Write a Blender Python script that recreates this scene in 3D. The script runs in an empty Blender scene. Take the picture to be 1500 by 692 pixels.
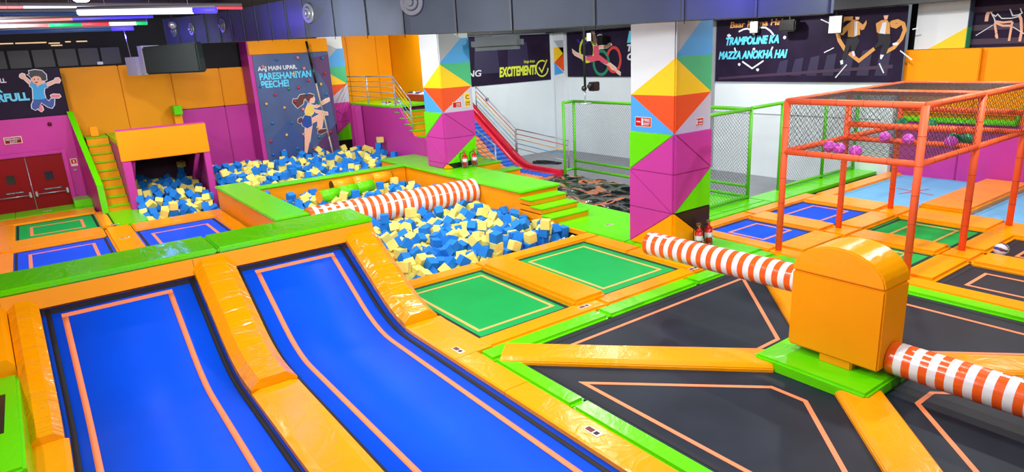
import bpy, bmesh, math, random
from mathutils import Vector, Matrix, Quaternion
random.seed(11)
SC = bpy.context.scene
COL = SC.collection
PI = math.pi
# ---------------------------------------------------------------- camera
cd = bpy.data.cameras.new('camera'); cam = bpy.data.objects.new('camera', cd); COL.objects.link(cam)
YAW, PITCH, ROLL, FPX = math.radians(54.578), math.radians(15.821), math.radians(-3.119), 960.95
cd.sensor_width = 36; cd.lens = 36 * FPX / 1500; cd.clip_start = .05; cd.clip_end = 200
fw = Vector((math.cos(YAW)*math.cos(PITCH), math.sin(YAW)*math.cos(PITCH), -math.sin(PITCH)))
rt = Vector((math.sin(YAW), -math.cos(YAW), 0)); up = rt.cross(fw)
r2 = rt*math.cos(ROLL) + up*math.sin(ROLL); u2 = -rt*math.sin(ROLL) + up*math.cos(ROLL)
cam.matrix_world = Matrix(((r2.x, u2.x, -fw.x, 0), (r2.y, u2.y, -fw.y, 0), (r2.z, u2.z, -fw.z, 4.0), (0, 0, 0, 1)))
SC.camera = cam
# ---------------------------------------------------------------- world, room lights and added spots
w = bpy.data.worlds.new('world'); SC.world = w; w.use_nodes = True
w.node_tree.nodes['Background'].inputs[0].default_value = (.75, .85, 1, 1)
w.node_tree.nodes['Background'].inputs[1].default_value = .25
SC.view_settings.view_transform = 'Standard'; SC.view_settings.look = 'None'
SC.view_settings.gamma = 1; SC.view_settings.use_curve_mapping = False
SC.view_settings.exposure = 0.0
def flood(x, y, z, power, size=.45, tx=None, ty=None, color=(1, .98, .95)):
    ld = bpy.data.lights.new('floodlight', 'AREA'); ld.shape = 'SQUARE'; ld.size = size; ld.energy = power; ld.color = color
    o = bpy.data.objects.new('floodlight', ld); COL.objects.link(o); o.location = (x, y, z)
    t = Vector((tx if tx is not None else x, ty if ty is not None else y, 0))
    o.rotation_euler = (t - o.location).to_track_quat('-Z', 'Y').to_euler()
for (x, y, p, tx, ty) in ((.5, 6, 300, 1, 6), (3.2, 7.5, 300, 3.2, 7), (5.5, 4.5, 300, 5.2, 4.5), (9.5, 4.5, 330, 9, 4), (6.6, 9.6, 260, 6.5, 9), (3, 2.5, 200, 3.5, 3.5), (9, 0, 220, 9, 1),
                          (13, 3.5, 420, 13, 4), (16.8, 4.5, 420, 17, 5.5), (13.2, 7.6, 330, 13.2, 8), (17.2, 8, 300, 17.5, 8.5), (1.2, 14.5, 330, 1.5, 15), (7.5, 13.2, 380, 7.4, 14), (7.2, 17.2, 300, 7.2, 18),
                          (13.2, 13.5, 400, 13.5, 14.5), (17.5, 12.5, 480, 19, 13.5), (.4, 20.5, 340, .4, 22), (6.8, 21.2, 340, 7.2, 23), (16, 20, 480, 17, 22), (12.3, 23, 340, 12.2, 26),
                          (2.6, 19.3, 260, 2.8, 22), (10, 11, 330, 10, 11)):
    flood(x, y, 5.25, p * .40, .22, tx, ty)
for (x, y, z, p, tx, ty, tz) in ((-1.5, .5, 4.95, 60, 9, 10, 2.5), (-1.8, 6, 4.95, 170, 10, 14, 2.5), (2.5, -2, 4.95, 50, 11, 8, 2.5), (-1.5, 13, 4.95, 200, 4, 26, 2), (6, -3, 4.95, 120, 18, 10, 3), (5.5, 17, 4.95, 160, 19, 20, 3), (2, 6.5, 4.55, 190, 9.7, 8.8, 3.6), (3.5, 11.5, 4.6, 110, 10.5, 17.2, 3)):
    ld = bpy.data.lights.new('added_spot', 'AREA'); ld.shape = 'SQUARE'; ld.size = .25; ld.energy = p; ld.color = (.96, .98, 1)  # unseen spots added to brighten the column and wall faces
    o = bpy.data.objects.new('added_spot', ld); COL.objects.link(o); o.location = (x, y, z)
    o.rotation_euler = (Vector((tx, ty, tz)) - o.location).to_track_quat('-Z', 'Y').to_euler()
for (x, y, z, p) in ((3.95, 15.2, 4.9, 34), (2.9, 23.6, 5.0, 26), (7.9, 5.5, 4.8, 60)):
    ld = bpy.data.lights.new('blue_led', 'POINT'); ld.energy = p * 2; ld.color = (.12, .08, 1); ld.shadow_soft_size = .05
    o = bpy.data.objects.new('blue_led', ld); COL.objects.link(o); o.location = (x, y, z)
# ---------------------------------------------------------------- materials
def lin(c):
    return tuple(((v/255)/12.92 if v/255 <= .04045 else ((v/255+.055)/1.055)**2.4) for v in c) + (1,)
MC = {}
def mat(name, rgb, rough=.5, bump=0, bscale=6, stretch=(1, 1, 1), metal=0, emit=0, var=0, coat=0, fine=0, spec=.5, bdist=.03):
    if name in MC: return MC[name]
    m = bpy.data.materials.new(name); m.use_nodes = True; nt = m.node_tree; b = nt.nodes['Principled BSDF']
    b.inputs['Base Color'].default_value = lin(rgb); b.inputs['Roughness'].default_value = rough; b.inputs['Metallic'].default_value = metal; b.inputs['Specular IOR Level'].default_value = spec
    if coat: b.inputs['Coat Weight'].default_value = coat; b.inputs['Coat Roughness'].default_value = .12
    if emit: b.inputs['Emission Color'].default_value = lin(rgb); b.inputs['Emission Strength'].default_value = emit
    if bump or var or fine:
        tc = nt.nodes.new('ShaderNodeTexCoord'); mp = nt.nodes.new('ShaderNodeMapping'); mp.inputs['Scale'].default_value = stretch
        nt.links.new(tc.outputs['Object'], mp.inputs[0])
    if bump:
        n = nt.nodes.new('ShaderNodeTexNoise'); n.inputs['Scale'].default_value = bscale; n.inputs['Detail'].default_value = 3; n.inputs['Distortion'].default_value = 1.2
        nt.links.new(mp.outputs[0], n.inputs['Vector'])
        bp = nt.nodes.new('ShaderNodeBump'); bp.inputs['Strength'].default_value = bump; bp.inputs['Distance'].default_value = bdist
        nt.links.new(n.outputs[0], bp.inputs['Height']); nt.links.new(bp.outputs[0], b.inputs['Normal'])
    if var:
        n2 = nt.nodes.new('ShaderNodeTexNoise'); n2.inputs['Scale'].default_value = 1.3; n2.inputs['Detail'].default_value = 5
        nt.links.new(mp.outputs[0], n2.inputs['Vector'])
        hv = nt.nodes.new('ShaderNodeHueSaturation'); hv.inputs['Color'].default_value = lin(rgb)
        mr = nt.nodes.new('ShaderNodeMapRange'); mr.inputs[1].default_value = .3; mr.inputs[2].default_value = .7; mr.inputs[3].default_value = 1-var; mr.inputs[4].default_value = 1+var
        nt.links.new(n2.outputs[0], mr.inputs[0]); nt.links.new(mr.outputs[0], hv.inputs['Value']); nt.links.new(hv.outputs[0], b.inputs['Base Color'])
    MC[name] = m; return m
OR = mat('orange_vinyl', (248, 157, 2), .24, .3, 4, var=.03, spec=.35, bdist=.03)
ORM = mat('orange_vinyl_matte', (238, 149, 2), .5, .05, 4, var=.03, spec=.2)
ORC = mat('orange_vinyl_crumpled', (248, 157, 2), .14, .9, 3.2, stretch=(.5, 2.2, 1), spec=.5, bdist=.04)
GR = mat('green_vinyl', (98, 214, 3), .24, .3, 4, spec=.35)
GRC = mat('green_vinyl_crumpled', (98, 214, 3), .12, .55, 2.6, stretch=(1.8, .7, 1), spec=.6, bdist=.025)
MG = mat('magenta_vinyl', (190, 58, 152), .42, .1, 4, var=.03, spec=.25)
BKV = mat('black_vinyl', (20, 18, 18), .35, .1, 5)
BLM = mat('blue_mat', (0, 80, 230), .5, .03, 3, var=.06, spec=.12)
GNM = mat('green_mat', (0, 164, 74), .55, .02, 3, var=.05, spec=.15)
BKM = mat('black_mat', (32, 40, 50), .5, .03, 3, var=.25, spec=.16)
LBM = mat('light_blue_mat', (104, 176, 226), .6, .02, 3, var=.04)
TAPE = mat('orange_tape', (246, 138, 88), .6)
TAPG = mat('tan_tape', (222, 176, 92), .6)
WEB = mat('black_webbing', (14, 15, 26), .7)
WHITE = mat('white_wall_paint', (216, 228, 234), .6, .02, 2, var=.02)
GREYF = mat('grey_floor_paint', (128, 132, 140), .5, .03, 2, var=.08)
DARK = mat('dark_steel', (16, 16, 20), .6)
CEIL = mat('black_ceiling_paint', (9, 9, 13), .8, var=.3)
DUCT = mat('galvanised_duct', (60, 68, 80), .55, .05, 3, metal=.2, var=.12, spec=.3)
PRINT = mat('dark_purple_print', (36, 26, 50), .55, var=.3, spec=.12)
OP = mat('orange_post_foam', (244, 100, 56), .5, spec=.3)
OPJ = mat('orange_post_joint', (170, 50, 30), .6)
GP = mat('green_frame_paint', (88, 190, 24), .35)
STR_O = mat('orange_stripe_vinyl', (236, 92, 22), .22, .08, 6, coat=.4)
STR_W = mat('white_stripe_vinyl', (226, 230, 234), .22, .08, 6, coat=.4)
BF = mat('blue_foam', (12, 122, 212), .85, var=.05); YF = mat('yellow_foam', (238, 222, 112), .85, var=.04)
RED = mat('red_paint', (128, 4, 10), .4, spec=.2); REDX = mat('red_gloss', (190, 16, 24), .3)
STEEL = mat('brushed_steel', (176, 182, 190), .35, metal=.7); GREYP = mat('grey_paint', (150, 156, 162), .5)
NETB = mat('black_net', (24, 24, 26), .7); NETG = mat('grey_net', (70, 76, 80), .7)
CW = mat('paint_white', (214, 222, 228), .5); CG = mat('paint_grey', (168, 172, 184), .5); CB = mat('paint_sky_blue', (66, 158, 228), .5)
CGR = mat('paint_green', (62, 178, 122), .5); CY = mat('paint_yellow', (244, 200, 6), .5); CR = mat('paint_orange_red', (228, 76, 12), .5); CL = mat('paint_lilac', (186, 184, 204), .5)
PC = dict(skin=(232, 176, 150), blue_shirt=(30, 160, 220), navy=(30, 70, 150), shoe_red=(225, 120, 130), hair_black=(18, 20, 32), mouth=(150, 40, 40),
          hair_brown=(92, 48, 44), yellow_top=(226, 196, 92), ring_blue=(40, 40, 130), ring_yellow=(196, 208, 40), ring_green=(20, 130, 90), ring_red=(200, 60, 56),
          leotard=(214, 78, 104), print_white=(214, 218, 226), tan=(208, 148, 76), trouser=(20, 18, 32), cyan_print=(90, 205, 240), lime_print=(206, 220, 60), purple_print=(84, 62, 120), sticker=(216, 205, 190), slate=(66, 84, 128), plum=(84, 50, 96))
def pm(k): return mat('print_' + k, PC[k], .5)
# ---------------------------------------------------------------- helpers
def link(name, bm, m, parent=None, smooth=False):
    me = bpy.data.meshes.new(name); bm.normal_update(); bm.to_mesh(me); bm.free()
    if isinstance(m, (list, tuple)):
        for q in m: me.materials.append(q)
    else: me.materials.append(m)
    if smooth: me.polygons.foreach_set('use_smooth', [True]*len(me.polygons))
    o = bpy.data.objects.new(name, me); COL.objects.link(o)
    if parent: o.parent = parent; o.matrix_parent_inverse = parent.matrix_world.inverted()
    return o
def tag(o, label, cat, group=None):
    o['label'] = label; o['category'] = cat
    if group: o['group'] = group
    return o
def thing(name, label, cat, loc=(0, 0, 0), group=None):
    o = bpy.data.objects.new(name, None); COL.objects.link(o); o.location = loc; o.matrix_world = Matrix.Translation(loc); o.empty_display_size = .1
    return tag(o, label, cat, group)
def struct(o): o['kind'] = 'structure'; return o
def box(bm, x0, x1, y0, y1, z0, z1, mi=0):
    v = [bm.verts.new((x, y, z)) for x in (x0, x1) for y in (y0, y1) for z in (z0, z1)]
    for f in ((0, 1, 3, 2), (4, 6, 7, 5), (0, 4, 5, 1), (2, 3, 7, 6), (0, 2, 6, 4), (1, 5, 7, 3)):
        bm.faces.new([v[i] for i in f]).material_index = mi
    return v
def bev(bm, w=.02, seg=2):
    bmesh.ops.recalc_face_normals(bm, faces=bm.faces)
    bmesh.ops.bevel(bm, geom=bm.edges[:], offset=w, segments=seg, affect='EDGES', clamp_overlap=True)
def bx(name, x0, x1, y0, y1, z0, z1, m, parent=None, b=0):
    bm = bmesh.new(); box(bm, min(x0, x1), max(x0, x1), min(y0, y1), max(y0, y1), min(z0, z1), max(z0, z1))
    if b: bev(bm, b)
    return link(name, bm, m, parent)
def prism(bm, pts, z0, z1, ax='Z', mi=0):
    """extrude a polygon; ax Z: pts (x,y); Y: pts (x,z) between y=z0..z1; X: pts (y,z) between x=z0..z1"""
    f = {'Z': lambda p, t: (p[0], p[1], t), 'Y': lambda p, t: (p[0], t, p[1]), 'X': lambda p, t: (t, p[0], p[1])}[ax]
    a = [bm.verts.new(f(p, z0)) for p in pts]; b = [bm.verts.new(f(p, z1)) for p in pts]; n = len(pts)
    fs = [bm.faces.new(a), bm.faces.new(b[::-1])] + [bm.faces.new((a[i], b[i], b[(i+1) % n], a[(i+1) % n])) for i in range(n)]
    for q in fs: q.material_index = mi
    bmesh.ops.recalc_face_normals(bm, faces=fs)
def pr(name, pts, z0, z1, m, parent=None, ax='Z', b=0):
    bm = bmesh.new(); prism(bm, pts, z0, z1, ax)
    if b: bev(bm, b)
    return link(name, bm, m, parent)
def tube(bm, p0, p1, r, seg=10, mi=0, r1=None, caps=True):
    p0 = Vector(p0); p1 = Vector(p1); d = (p1-p0).normalized(); a = d.orthogonal().normalized(); b = d.cross(a); r1 = r if r1 is None else r1
    A = [bm.verts.new(p0 + (a*math.cos(2*PI*i/seg) + b*math.sin(2*PI*i/seg))*r) for i in range(seg)]
    B = [bm.verts.new(p1 + (a*math.cos(2*PI*i/seg) + b*math.sin(2*PI*i/seg))*r1) for i in range(seg)]
    for i in range(seg):
        f = bm.faces.new((A[i], A[(i+1) % seg], B[(i+1) % seg], B[i])); f.material_index = mi; f.smooth = True
    if caps: bm.faces.new(A[::-1]).material_index = mi; bm.faces.new(B).material_index = mi
def tb(name, p0, p1, r, m, parent=None, seg=10):
    bm = bmesh.new(); tube(bm, p0, p1, r, seg); return link(name, bm, m, parent)
def sphere(name, c, r, m, parent=None, sub=3, scale=(1, 1, 1)):
    bm = bmesh.new(); bmesh.ops.create_icosphere(bm, subdivisions=sub, radius=r); bmesh.ops.scale(bm, vec=scale, verts=bm.verts); bmesh.ops.translate(bm, vec=c, verts=bm.verts)
    return link(name, bm, m, parent, True)
def strip(bm, pts, w, z0, z1, closed=False, ax='Z'):
    """flat band of width w following pts (2-D), mitred"""
    n = len(pts); P = [Vector(p) for p in pts]; L = []; R = []
    for i in range(n):
        a = P[(i-1) % n] if closed or i > 0 else None; c = P[(i+1) % n] if closed or i < n-1 else None
        d1 = (P[i]-a).normalized() if a is not None else (c-P[i]).normalized(); d2 = (c-P[i]).normalized() if c is not None else d1
        t = d1+d2; t = t.normalized() if t.length > 1e-4 else d1; nn = Vector((-t.y, t.x)); k = 1/max(.35, abs(nn.dot(Vector((-d1.y, d1.x)))))
        L.append(P[i]+nn*w/2*k); R.append(P[i]-nn*w/2*k)
    for i in range(n if closed else n-1):
        j = (i+1) % n; prism(bm, [L[i], L[j], R[j], R[i]], z0, z1, ax)
def text(s, loc, h, width, wall, m, parent, shear=0, off=.012, name='lettering'):
    """solid lettering h high, stretched to width; wall 'Y' faces -Y, wall 'X' faces -X, 'Z' lies flat"""
    cu = bpy.data.curves.new('t', 'FONT'); cu.body = s; cu.size = 1; cu.shear = shear; cu.offset = off; cu.extrude = .002 / max(h, .01)
    o = bpy.data.objects.new('t', cu); me = bpy.data.meshes.new_from_object(o); bpy.data.objects.remove(o)
    xs = [v.co.x for v in me.vertices]; ys = [v.co.y for v in me.vertices]
    sx = width/(max(xs)-min(xs)); sy = h/(max(ys)-min(ys)); x0 = min(xs); y0 = min(ys)
    bm = bmesh.new(); bm.from_mesh(me)
    for v in bm.verts:
        x = (v.co.x-x0)*sx; y = (v.co.y-y0)*sy; z = v.co.z*sy
        v.co = {'Y': (loc[0]+x, loc[1]-z, loc[2]+y), 'X': (loc[0]-z, loc[1]-x, loc[2]+y), 'Z': (loc[0]+x, loc[1]+y, loc[2]+z)}[wall]
    bpy.data.meshes.remove(me)
    return link(name, bm, m, parent)
def grow(pts, d):
    P = [Vector(p) for p in pts]; n = len(P); A = sum(P[i].x*P[(i+1) % n].y-P[(i+1) % n].x*P[i].y for i in range(n)); s = 1 if A < 0 else -1; o = []
    for i in range(n):
        t = (P[(i+1) % n]-P[i-1]); t = t.normalized() if t.length else Vector((1, 0)); o.append(P[i]+Vector((-t.y, t.x))*s*d)
    return o
def art(key, parent, ax, c, name, outline=0):
    """printed figure lying on a poster face: pieces stacked by fractions of a millimetre"""
    t = 0
    if outline:
        bm = bmesh.new()
        for k, colr, w_, pts in ART[key]:
            if k == 'p': prism(bm, grow(pts, outline), c-.002, c-.004, ax)
        link('white_outline', bm, pm('print_white'), parent)
    for k, colr, w_, pts in ART[key]:
        t += .0008; bm = bmesh.new()
        if k == 'p': prism(bm, pts, c-.001, c-.005-t, ax)
        else: strip(bm, pts, w_, c-.001, c-.004-t, False, ax)
        link(name + '_print', bm, pm(colr), parent)
# flat prints: p = polygon, l = line with a width; points in metres along and up the wall
ART = {'boy':[('p', 'blue_shirt', 0, [(0.27, 3.81), (0.33, 3.83), (0.39, 3.74), (0.43, 3.67), (0.52, 3.74), (0.66, 3.76), (0.67, 3.64), (0.59, 3.63), (0.55, 3.5), (0.56, 3.31), (0.38, 3.29), (0.24, 3.31), (0.29, 3.58), (0.29, 3.67), (0.24, 3.71)]),
('p', 'skin', 0, [(0.07, 4.06), (0.13, 4.09), (0.18, 4.07), (0.18, 3.99), (0.3, 3.84), (0.25, 3.76), (0.14, 3.93), (0.08, 3.96), (0.05, 4.0)]),
('p', 'skin', 0, [(0.66, 3.76), (0.88, 3.84), (0.93, 3.9), (1.01, 3.91), (1.04, 3.83), (0.99, 3.76), (0.89, 3.77), (0.66, 3.67)]),
('p', 'navy', 0, [(0.25, 3.3), (0.38, 3.28), (0.56, 3.31), (0.63, 3.23), (0.68, 3.3), (0.78, 3.3), (0.73, 3.11), (0.66, 3.02), (0.57, 3.06), (0.42, 3.21), (0.34, 3.07), (0.23, 3.0), (0.16, 3.06), (0.17, 3.16)]),
('p', 'shoe_red', 0, [(0.7, 3.4), (0.77, 3.43), (0.93, 3.41), (0.95, 3.35), (0.89, 3.31), (0.71, 3.33)]),
('p', 'shoe_red', 0, [(0.39, 3.17), (0.42, 3.09), (0.43, 2.99), (0.37, 2.94), (0.31, 3.0)]),
('p', 'skin', 0, [(0.32, 3.94), (0.41, 4.0), (0.52, 3.99), (0.57, 3.92), (0.57, 3.83), (0.63, 3.81), (0.62, 3.76), (0.52, 3.74), (0.47, 3.71), (0.41, 3.74), (0.33, 3.81)]),
('p', 'hair_black', 0, [(0.3, 4.15), (0.46, 4.18), (0.63, 4.14), (0.71, 4.02), (0.69, 3.86), (0.63, 3.85), (0.57, 3.86), (0.56, 3.95), (0.51, 4.01), (0.4, 4.0), (0.31, 3.95), (0.29, 4.02), (0.24, 4.04), (0.31, 4.07)]),
('p', 'mouth', 0, [(0.38, 3.83), (0.47, 3.83), (0.44, 3.79), (0.4, 3.79)]),
('p', 'hair_black', 0, [(0.38, 3.92), (0.41, 3.92), (0.4, 3.88), (0.38, 3.88)]),
('p', 'hair_black', 0, [(0.48, 3.92), (0.5, 3.92), (0.49, 3.88), (0.47, 3.88)])],
'girl':[('p', 'hair_brown', 0, [(8.56, 2.82), (8.37, 2.8), (8.25, 2.66), (8.1, 2.67), (8.05, 2.55), (8.21, 2.32), (8.45, 2.46), (8.5, 2.61), (8.61, 2.69)]),
('p', 'skin', 0, [(8.74, 2.68), (8.89, 2.73), (8.91, 2.6), (8.87, 2.48), (8.72, 2.46), (8.69, 2.58)]),
('p', 'hair_brown', 0, [(8.56, 2.79), (8.76, 2.82), (8.91, 2.76), (8.86, 2.67), (8.75, 2.64), (8.68, 2.5), (8.58, 2.57)]),
('p', 'skin', 0, [(8.61, 2.47), (8.89, 2.35), (9.35, 2.57), (9.49, 2.6), (9.49, 2.49), (9.37, 2.44), (8.94, 2.27), (8.63, 2.35)]),
('p', 'skin', 0, [(8.74, 2.24), (9.06, 2.15), (9.35, 2.06), (9.36, 1.97), (9.23, 1.96), (8.89, 2.1)]),
('p', 'yellow_top', 0, [(8.6, 2.41), (8.85, 2.33), (8.79, 2.08), (8.67, 1.98), (8.49, 2.03), (8.47, 2.17)]),
('p', 'skin', 0, [(8.66, 1.87), (9.11, 2.05), (9.17, 1.95), (9.03, 1.45), (8.88, 1.43), (8.91, 1.78), (8.7, 1.71)]),
('p', 'skin', 0, [(8.4, 1.58), (8.67, 1.6), (8.52, 1.09), (8.35, 0.6), (8.24, 0.61), (8.3, 1.05)]),
('p', 'navy', 0, [(8.45, 2.04), (8.69, 1.96), (8.67, 1.62), (8.48, 1.54), (8.3, 1.66), (8.3, 1.85)]),
('p', 'hair_brown', 0, [(8.18, 1.92), (8.32, 1.99), (8.34, 1.81), (8.22, 1.75), (8.15, 1.8)]),
('p', 'hair_brown', 0, [(8.22, 0.6), (8.39, 0.62), (8.54, 0.54), (8.48, 0.44), (8.2, 0.45)]),
('p', 'hair_brown', 0, [(8.9, 1.43), (9.27, 1.46), (9.27, 1.36), (8.97, 1.26), (8.85, 1.32)])],
'gym':[('l', 'ring_blue', 0.1, [(21.47, 4.56), (21.41, 4.48), (21.38, 4.4), (21.39, 4.32), (21.43, 4.24), (21.5, 4.17), (21.59, 4.13), (21.69, 4.1), (21.81, 4.1), (21.92, 4.12), (22.02, 4.16), (22.11, 4.23), (22.16, 4.3)]),
('l', 'ring_yellow', 0.1, [(21.11, 3.81), (21.13, 3.67), (21.2, 3.53), (21.3, 3.43), (21.42, 3.36), (21.56, 3.34), (21.7, 3.37), (21.82, 3.44), (21.92, 3.55), (21.98, 3.69), (22.0, 3.84), (21.97, 3.99), (21.9, 4.13), (21.8, 4.23), (21.67, 4.29), (21.53, 4.31), (21.4, 4.28), (21.28, 4.21), (21.18, 4.1), (21.12, 3.96), (21.11, 3.81)]),
('l', 'ring_green', 0.12, [(20.25, 3.28), (20.27, 3.14), (20.33, 3.01), (20.44, 2.9), (20.56, 2.83), (20.7, 2.81), (20.84, 2.83), (20.97, 2.9), (21.06, 3.01), (21.13, 3.15), (21.15, 3.3), (21.12, 3.45), (21.05, 3.58), (20.95, 3.69), (20.82, 3.75), (20.68, 3.77), (20.54, 3.74), (20.42, 3.67), (20.32, 3.56), (20.26, 3.43), (20.25, 3.28)]),
('l', 'ring_red', 0.12, [(20.31, 3.58), (20.26, 3.69), (20.18, 3.79), (20.09, 3.85), (19.99, 3.88), (19.89, 3.88), (19.79, 3.84), (19.7, 3.77), (19.64, 3.68), (19.59, 3.56), (19.57, 3.44), (19.57, 3.31), (19.61, 3.19), (19.66, 3.08), (19.74, 3.0), (19.84, 2.94), (19.94, 2.92), (20.04, 2.93), (20.14, 2.98), (20.22, 3.06), (20.29, 3.17)]),
('p', 'skin', 0, [(21.26, 4.55), (21.09, 4.56), (21.02, 4.32), (20.91, 4.16), (20.93, 4.06), (21.08, 4.1), (21.21, 4.39)]),
('p', 'skin', 0, [(20.82, 3.99), (20.49, 3.97), (20.12, 4.06), (20.05, 4.01), (20.3, 3.88), (20.77, 3.87)]),
('p', 'skin', 0, [(21.11, 3.58), (21.6, 3.55), (22.26, 3.75), (22.51, 3.89), (22.46, 3.76), (22.34, 3.65), (21.76, 3.44), (21.27, 3.33), (20.83, 3.39), (20.32, 3.19), (19.86, 2.93), (19.57, 2.78), (19.57, 2.87), (19.91, 3.12), (20.27, 3.32), (20.59, 3.51), (20.82, 3.63)]),
('p', 'leotard', 0, [(21.11, 3.58), (21.6, 3.56), (21.58, 3.42), (21.27, 3.33), (20.83, 3.39), (20.36, 3.22), (20.22, 3.3), (20.59, 3.51), (20.82, 3.63)]),
('p', 'leotard', 0, [(21.1, 3.99), (20.82, 4.01), (20.81, 3.77), (20.85, 3.6), (21.11, 3.57), (21.15, 3.72)]),
('p', 'skin', 0, [(20.9, 4.38), (20.76, 4.42), (20.67, 4.33), (20.69, 4.21), (20.81, 4.12), (20.92, 4.19)]),
('p', 'hair_black', 0, [(20.76, 4.43), (20.55, 4.36), (20.58, 4.21), (20.69, 4.19), (20.7, 4.32)])],
'heart':[('l', 'print_white', 0.05, [(14.06, 4.19), (13.87, 4.26), (13.71, 4.27), (13.57, 4.2), (13.48, 4.06)]),
('l', 'print_white', 0.05, [(13.48, 4.06), (13.43, 4.19), (13.28, 4.28), (13.06, 4.27), (12.88, 4.16), (12.76, 4.03)]),
('l', 'print_white', 0.05, [(14.2, 3.68), (14.15, 3.56)]),
('l', 'print_white', 0.05, [(12.76, 3.66), (12.81, 3.55)]),
('l', 'print_white', 0.05, [(13.87, 3.22), (13.48, 2.99), (13.07, 3.23)]),
('l', 'print_white', 0.05, [(14.51, 4.09), (14.36, 4.08)]),
('l', 'print_white', 0.05, [(14.44, 4.14), (14.43, 4.02)]),
('l', 'print_white', 0.05, [(12.41, 3.93), (12.31, 3.93)]),
('l', 'print_white', 0.05, [(12.36, 3.98), (12.36, 3.88)]),
('l', 'print_white', 0.05, [(14.03, 3.13), (13.94, 3.13)]),
('l', 'print_white', 0.05, [(13.99, 3.17), (13.98, 3.08)]),
('l', 'print_white', 0.05, [(13.32, 2.95), (13.22, 2.95)]),
('l', 'print_white', 0.05, [(13.27, 2.99), (13.26, 2.9)]),
('l', 'print_white', 0.05, [(13.49, 3.61), (13.4, 3.61)]),
('l', 'print_white', 0.05, [(13.44, 3.65), (13.44, 3.57)]),
('l', 'print_white', 0.05, [(13.55, 4.31), (13.48, 4.31)]),
('l', 'print_white', 0.05, [(13.52, 4.34), (13.52, 4.28)])],
'couple':[('l', 'tan', 0.11, [(10.24, 4.36), (10.46, 4.37), (10.63, 4.24), (10.67, 4.01), (10.59, 3.77), (10.38, 3.48)]),
('l', 'tan', 0.1, [(10.26, 3.39), (9.96, 3.17), (9.55, 3.5)]),
('l', 'tan', 0.1, [(9.16, 4.18), (9.0, 4.21), (8.84, 4.13), (8.78, 3.97), (8.85, 3.73), (9.02, 3.51), (9.31, 3.35)]),
('p', 'trouser', 0, [(10.34, 3.86), (10.06, 3.86), (9.98, 3.72), (10.1, 3.43), (10.19, 3.44), (10.24, 3.64), (10.35, 3.2), (10.48, 3.21), (10.41, 3.5)]),
('p', 'trouser', 0, [(9.5, 3.91), (9.16, 3.88), (9.11, 3.68), (9.22, 3.32), (9.35, 3.33), (9.33, 3.61), (9.52, 3.5), (9.55, 3.56), (9.45, 3.7)]),
('p', 'tan', 0, [(10.37, 4.22), (10.21, 4.33), (10.04, 4.26), (9.99, 3.9), (10.08, 3.88), (10.17, 3.84), (10.34, 3.86)]),
('p', 'tan', 0, [(10.37, 4.22), (10.24, 4.27), (10.28, 4.13), (10.49, 3.91), (10.57, 3.93), (10.54, 4.09)]),
('p', 'tan', 0, [(10.09, 4.29), (9.93, 4.17), (9.84, 4.29), (9.83, 4.19), (9.89, 4.04), (9.97, 4.02), (10.08, 4.18)]),
('p', 'print_white', 0, [(10.18, 4.27), (10.1, 4.27), (10.08, 3.88), (10.15, 3.85)]),
('p', 'skin', 0, [(10.17, 4.4), (10.05, 4.39), (10.06, 4.32), (10.15, 4.31)]),
('p', 'tan', 0, [(9.42, 4.26), (9.28, 4.27), (9.19, 4.15), (9.16, 3.88), (9.44, 3.9), (9.52, 3.94), (9.57, 4.18)]),
('p', 'print_white', 0, [(9.39, 4.19), (9.28, 4.21), (9.29, 3.88), (9.45, 3.92)]),
('p', 'skin', 0, [(9.38, 4.38), (9.25, 4.38), (9.27, 4.28), (9.34, 4.27)]),
('p', 'tan', 0, [(9.2, 4.21), (9.02, 4.14), (8.87, 4.17), (8.82, 4.14), (9.01, 4.01), (9.15, 4.06)]),
('p', 'print_white', 0, [(10.19, 3.44), (10.12, 3.45), (10.07, 3.32), (10.13, 3.29)]),
('p', 'print_white', 0, [(10.51, 3.18), (10.43, 3.21), (10.41, 3.09), (10.48, 3.07)]),
('p', 'print_white', 0, [(9.36, 3.33), (9.26, 3.32), (9.32, 3.2), (9.36, 3.21)]),
('p', 'print_white', 0, [(9.07, 3.62), (8.97, 3.65), (8.89, 3.62), (8.94, 3.56), (9.04, 3.57)]),
('l', 'print_white', 0.03, [(11.2, 4.4), (10.82, 4.22)]),
('l', 'print_white', 0.03, [(8.58, 3.97), (8.44, 4.0)]),
('l', 'print_white', 0.03, [(11.02, 3.43), (10.73, 3.56)]),
('l', 'print_white', 0.03, [(8.84, 3.42), (8.51, 3.17)]),
('l', 'print_white', 0.03, [(10.3, 3.07), (10.61, 2.69)]),
('l', 'print_white', 0.03, [(9.37, 3.09), (9.22, 2.82)])],
'figure':[('l', 'skin', 0.08, [(6.99, 4.32), (7.07, 4.32), (7.1, 4.22), (7.1, 4.07)]),
('l', 'print_white', 0.025, [(7.02, 4.28), (6.92, 4.11), (6.9, 4.01)]),
('l', 'print_white', 0.025, [(6.98, 4.23), (6.91, 4.18), (6.87, 4.23), (6.77, 4.12), (6.56, 4.11), (6.42, 4.14)]),
('l', 'skin', 0.05, [(6.91, 4.06), (6.73, 4.02), (6.53, 4.03)]),
('l', 'skin', 0.05, [(6.89, 4.02), (6.72, 3.94), (6.54, 3.93), (6.52, 4.02)]),
('l', 'skin', 0.05, [(6.91, 4.01), (6.84, 3.77)]),
('p', 'skin', 0, [(6.86, 3.77), (6.81, 3.76), (6.78, 3.65), (6.81, 3.62), (6.86, 3.68)]),
('l', 'skin', 0.05, [(6.53, 3.92), (6.54, 3.56)]),
('l', 'skin', 0.06, [(6.41, 4.19), (6.35, 4.07), (6.3, 3.76), (6.31, 3.54)]),
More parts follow.
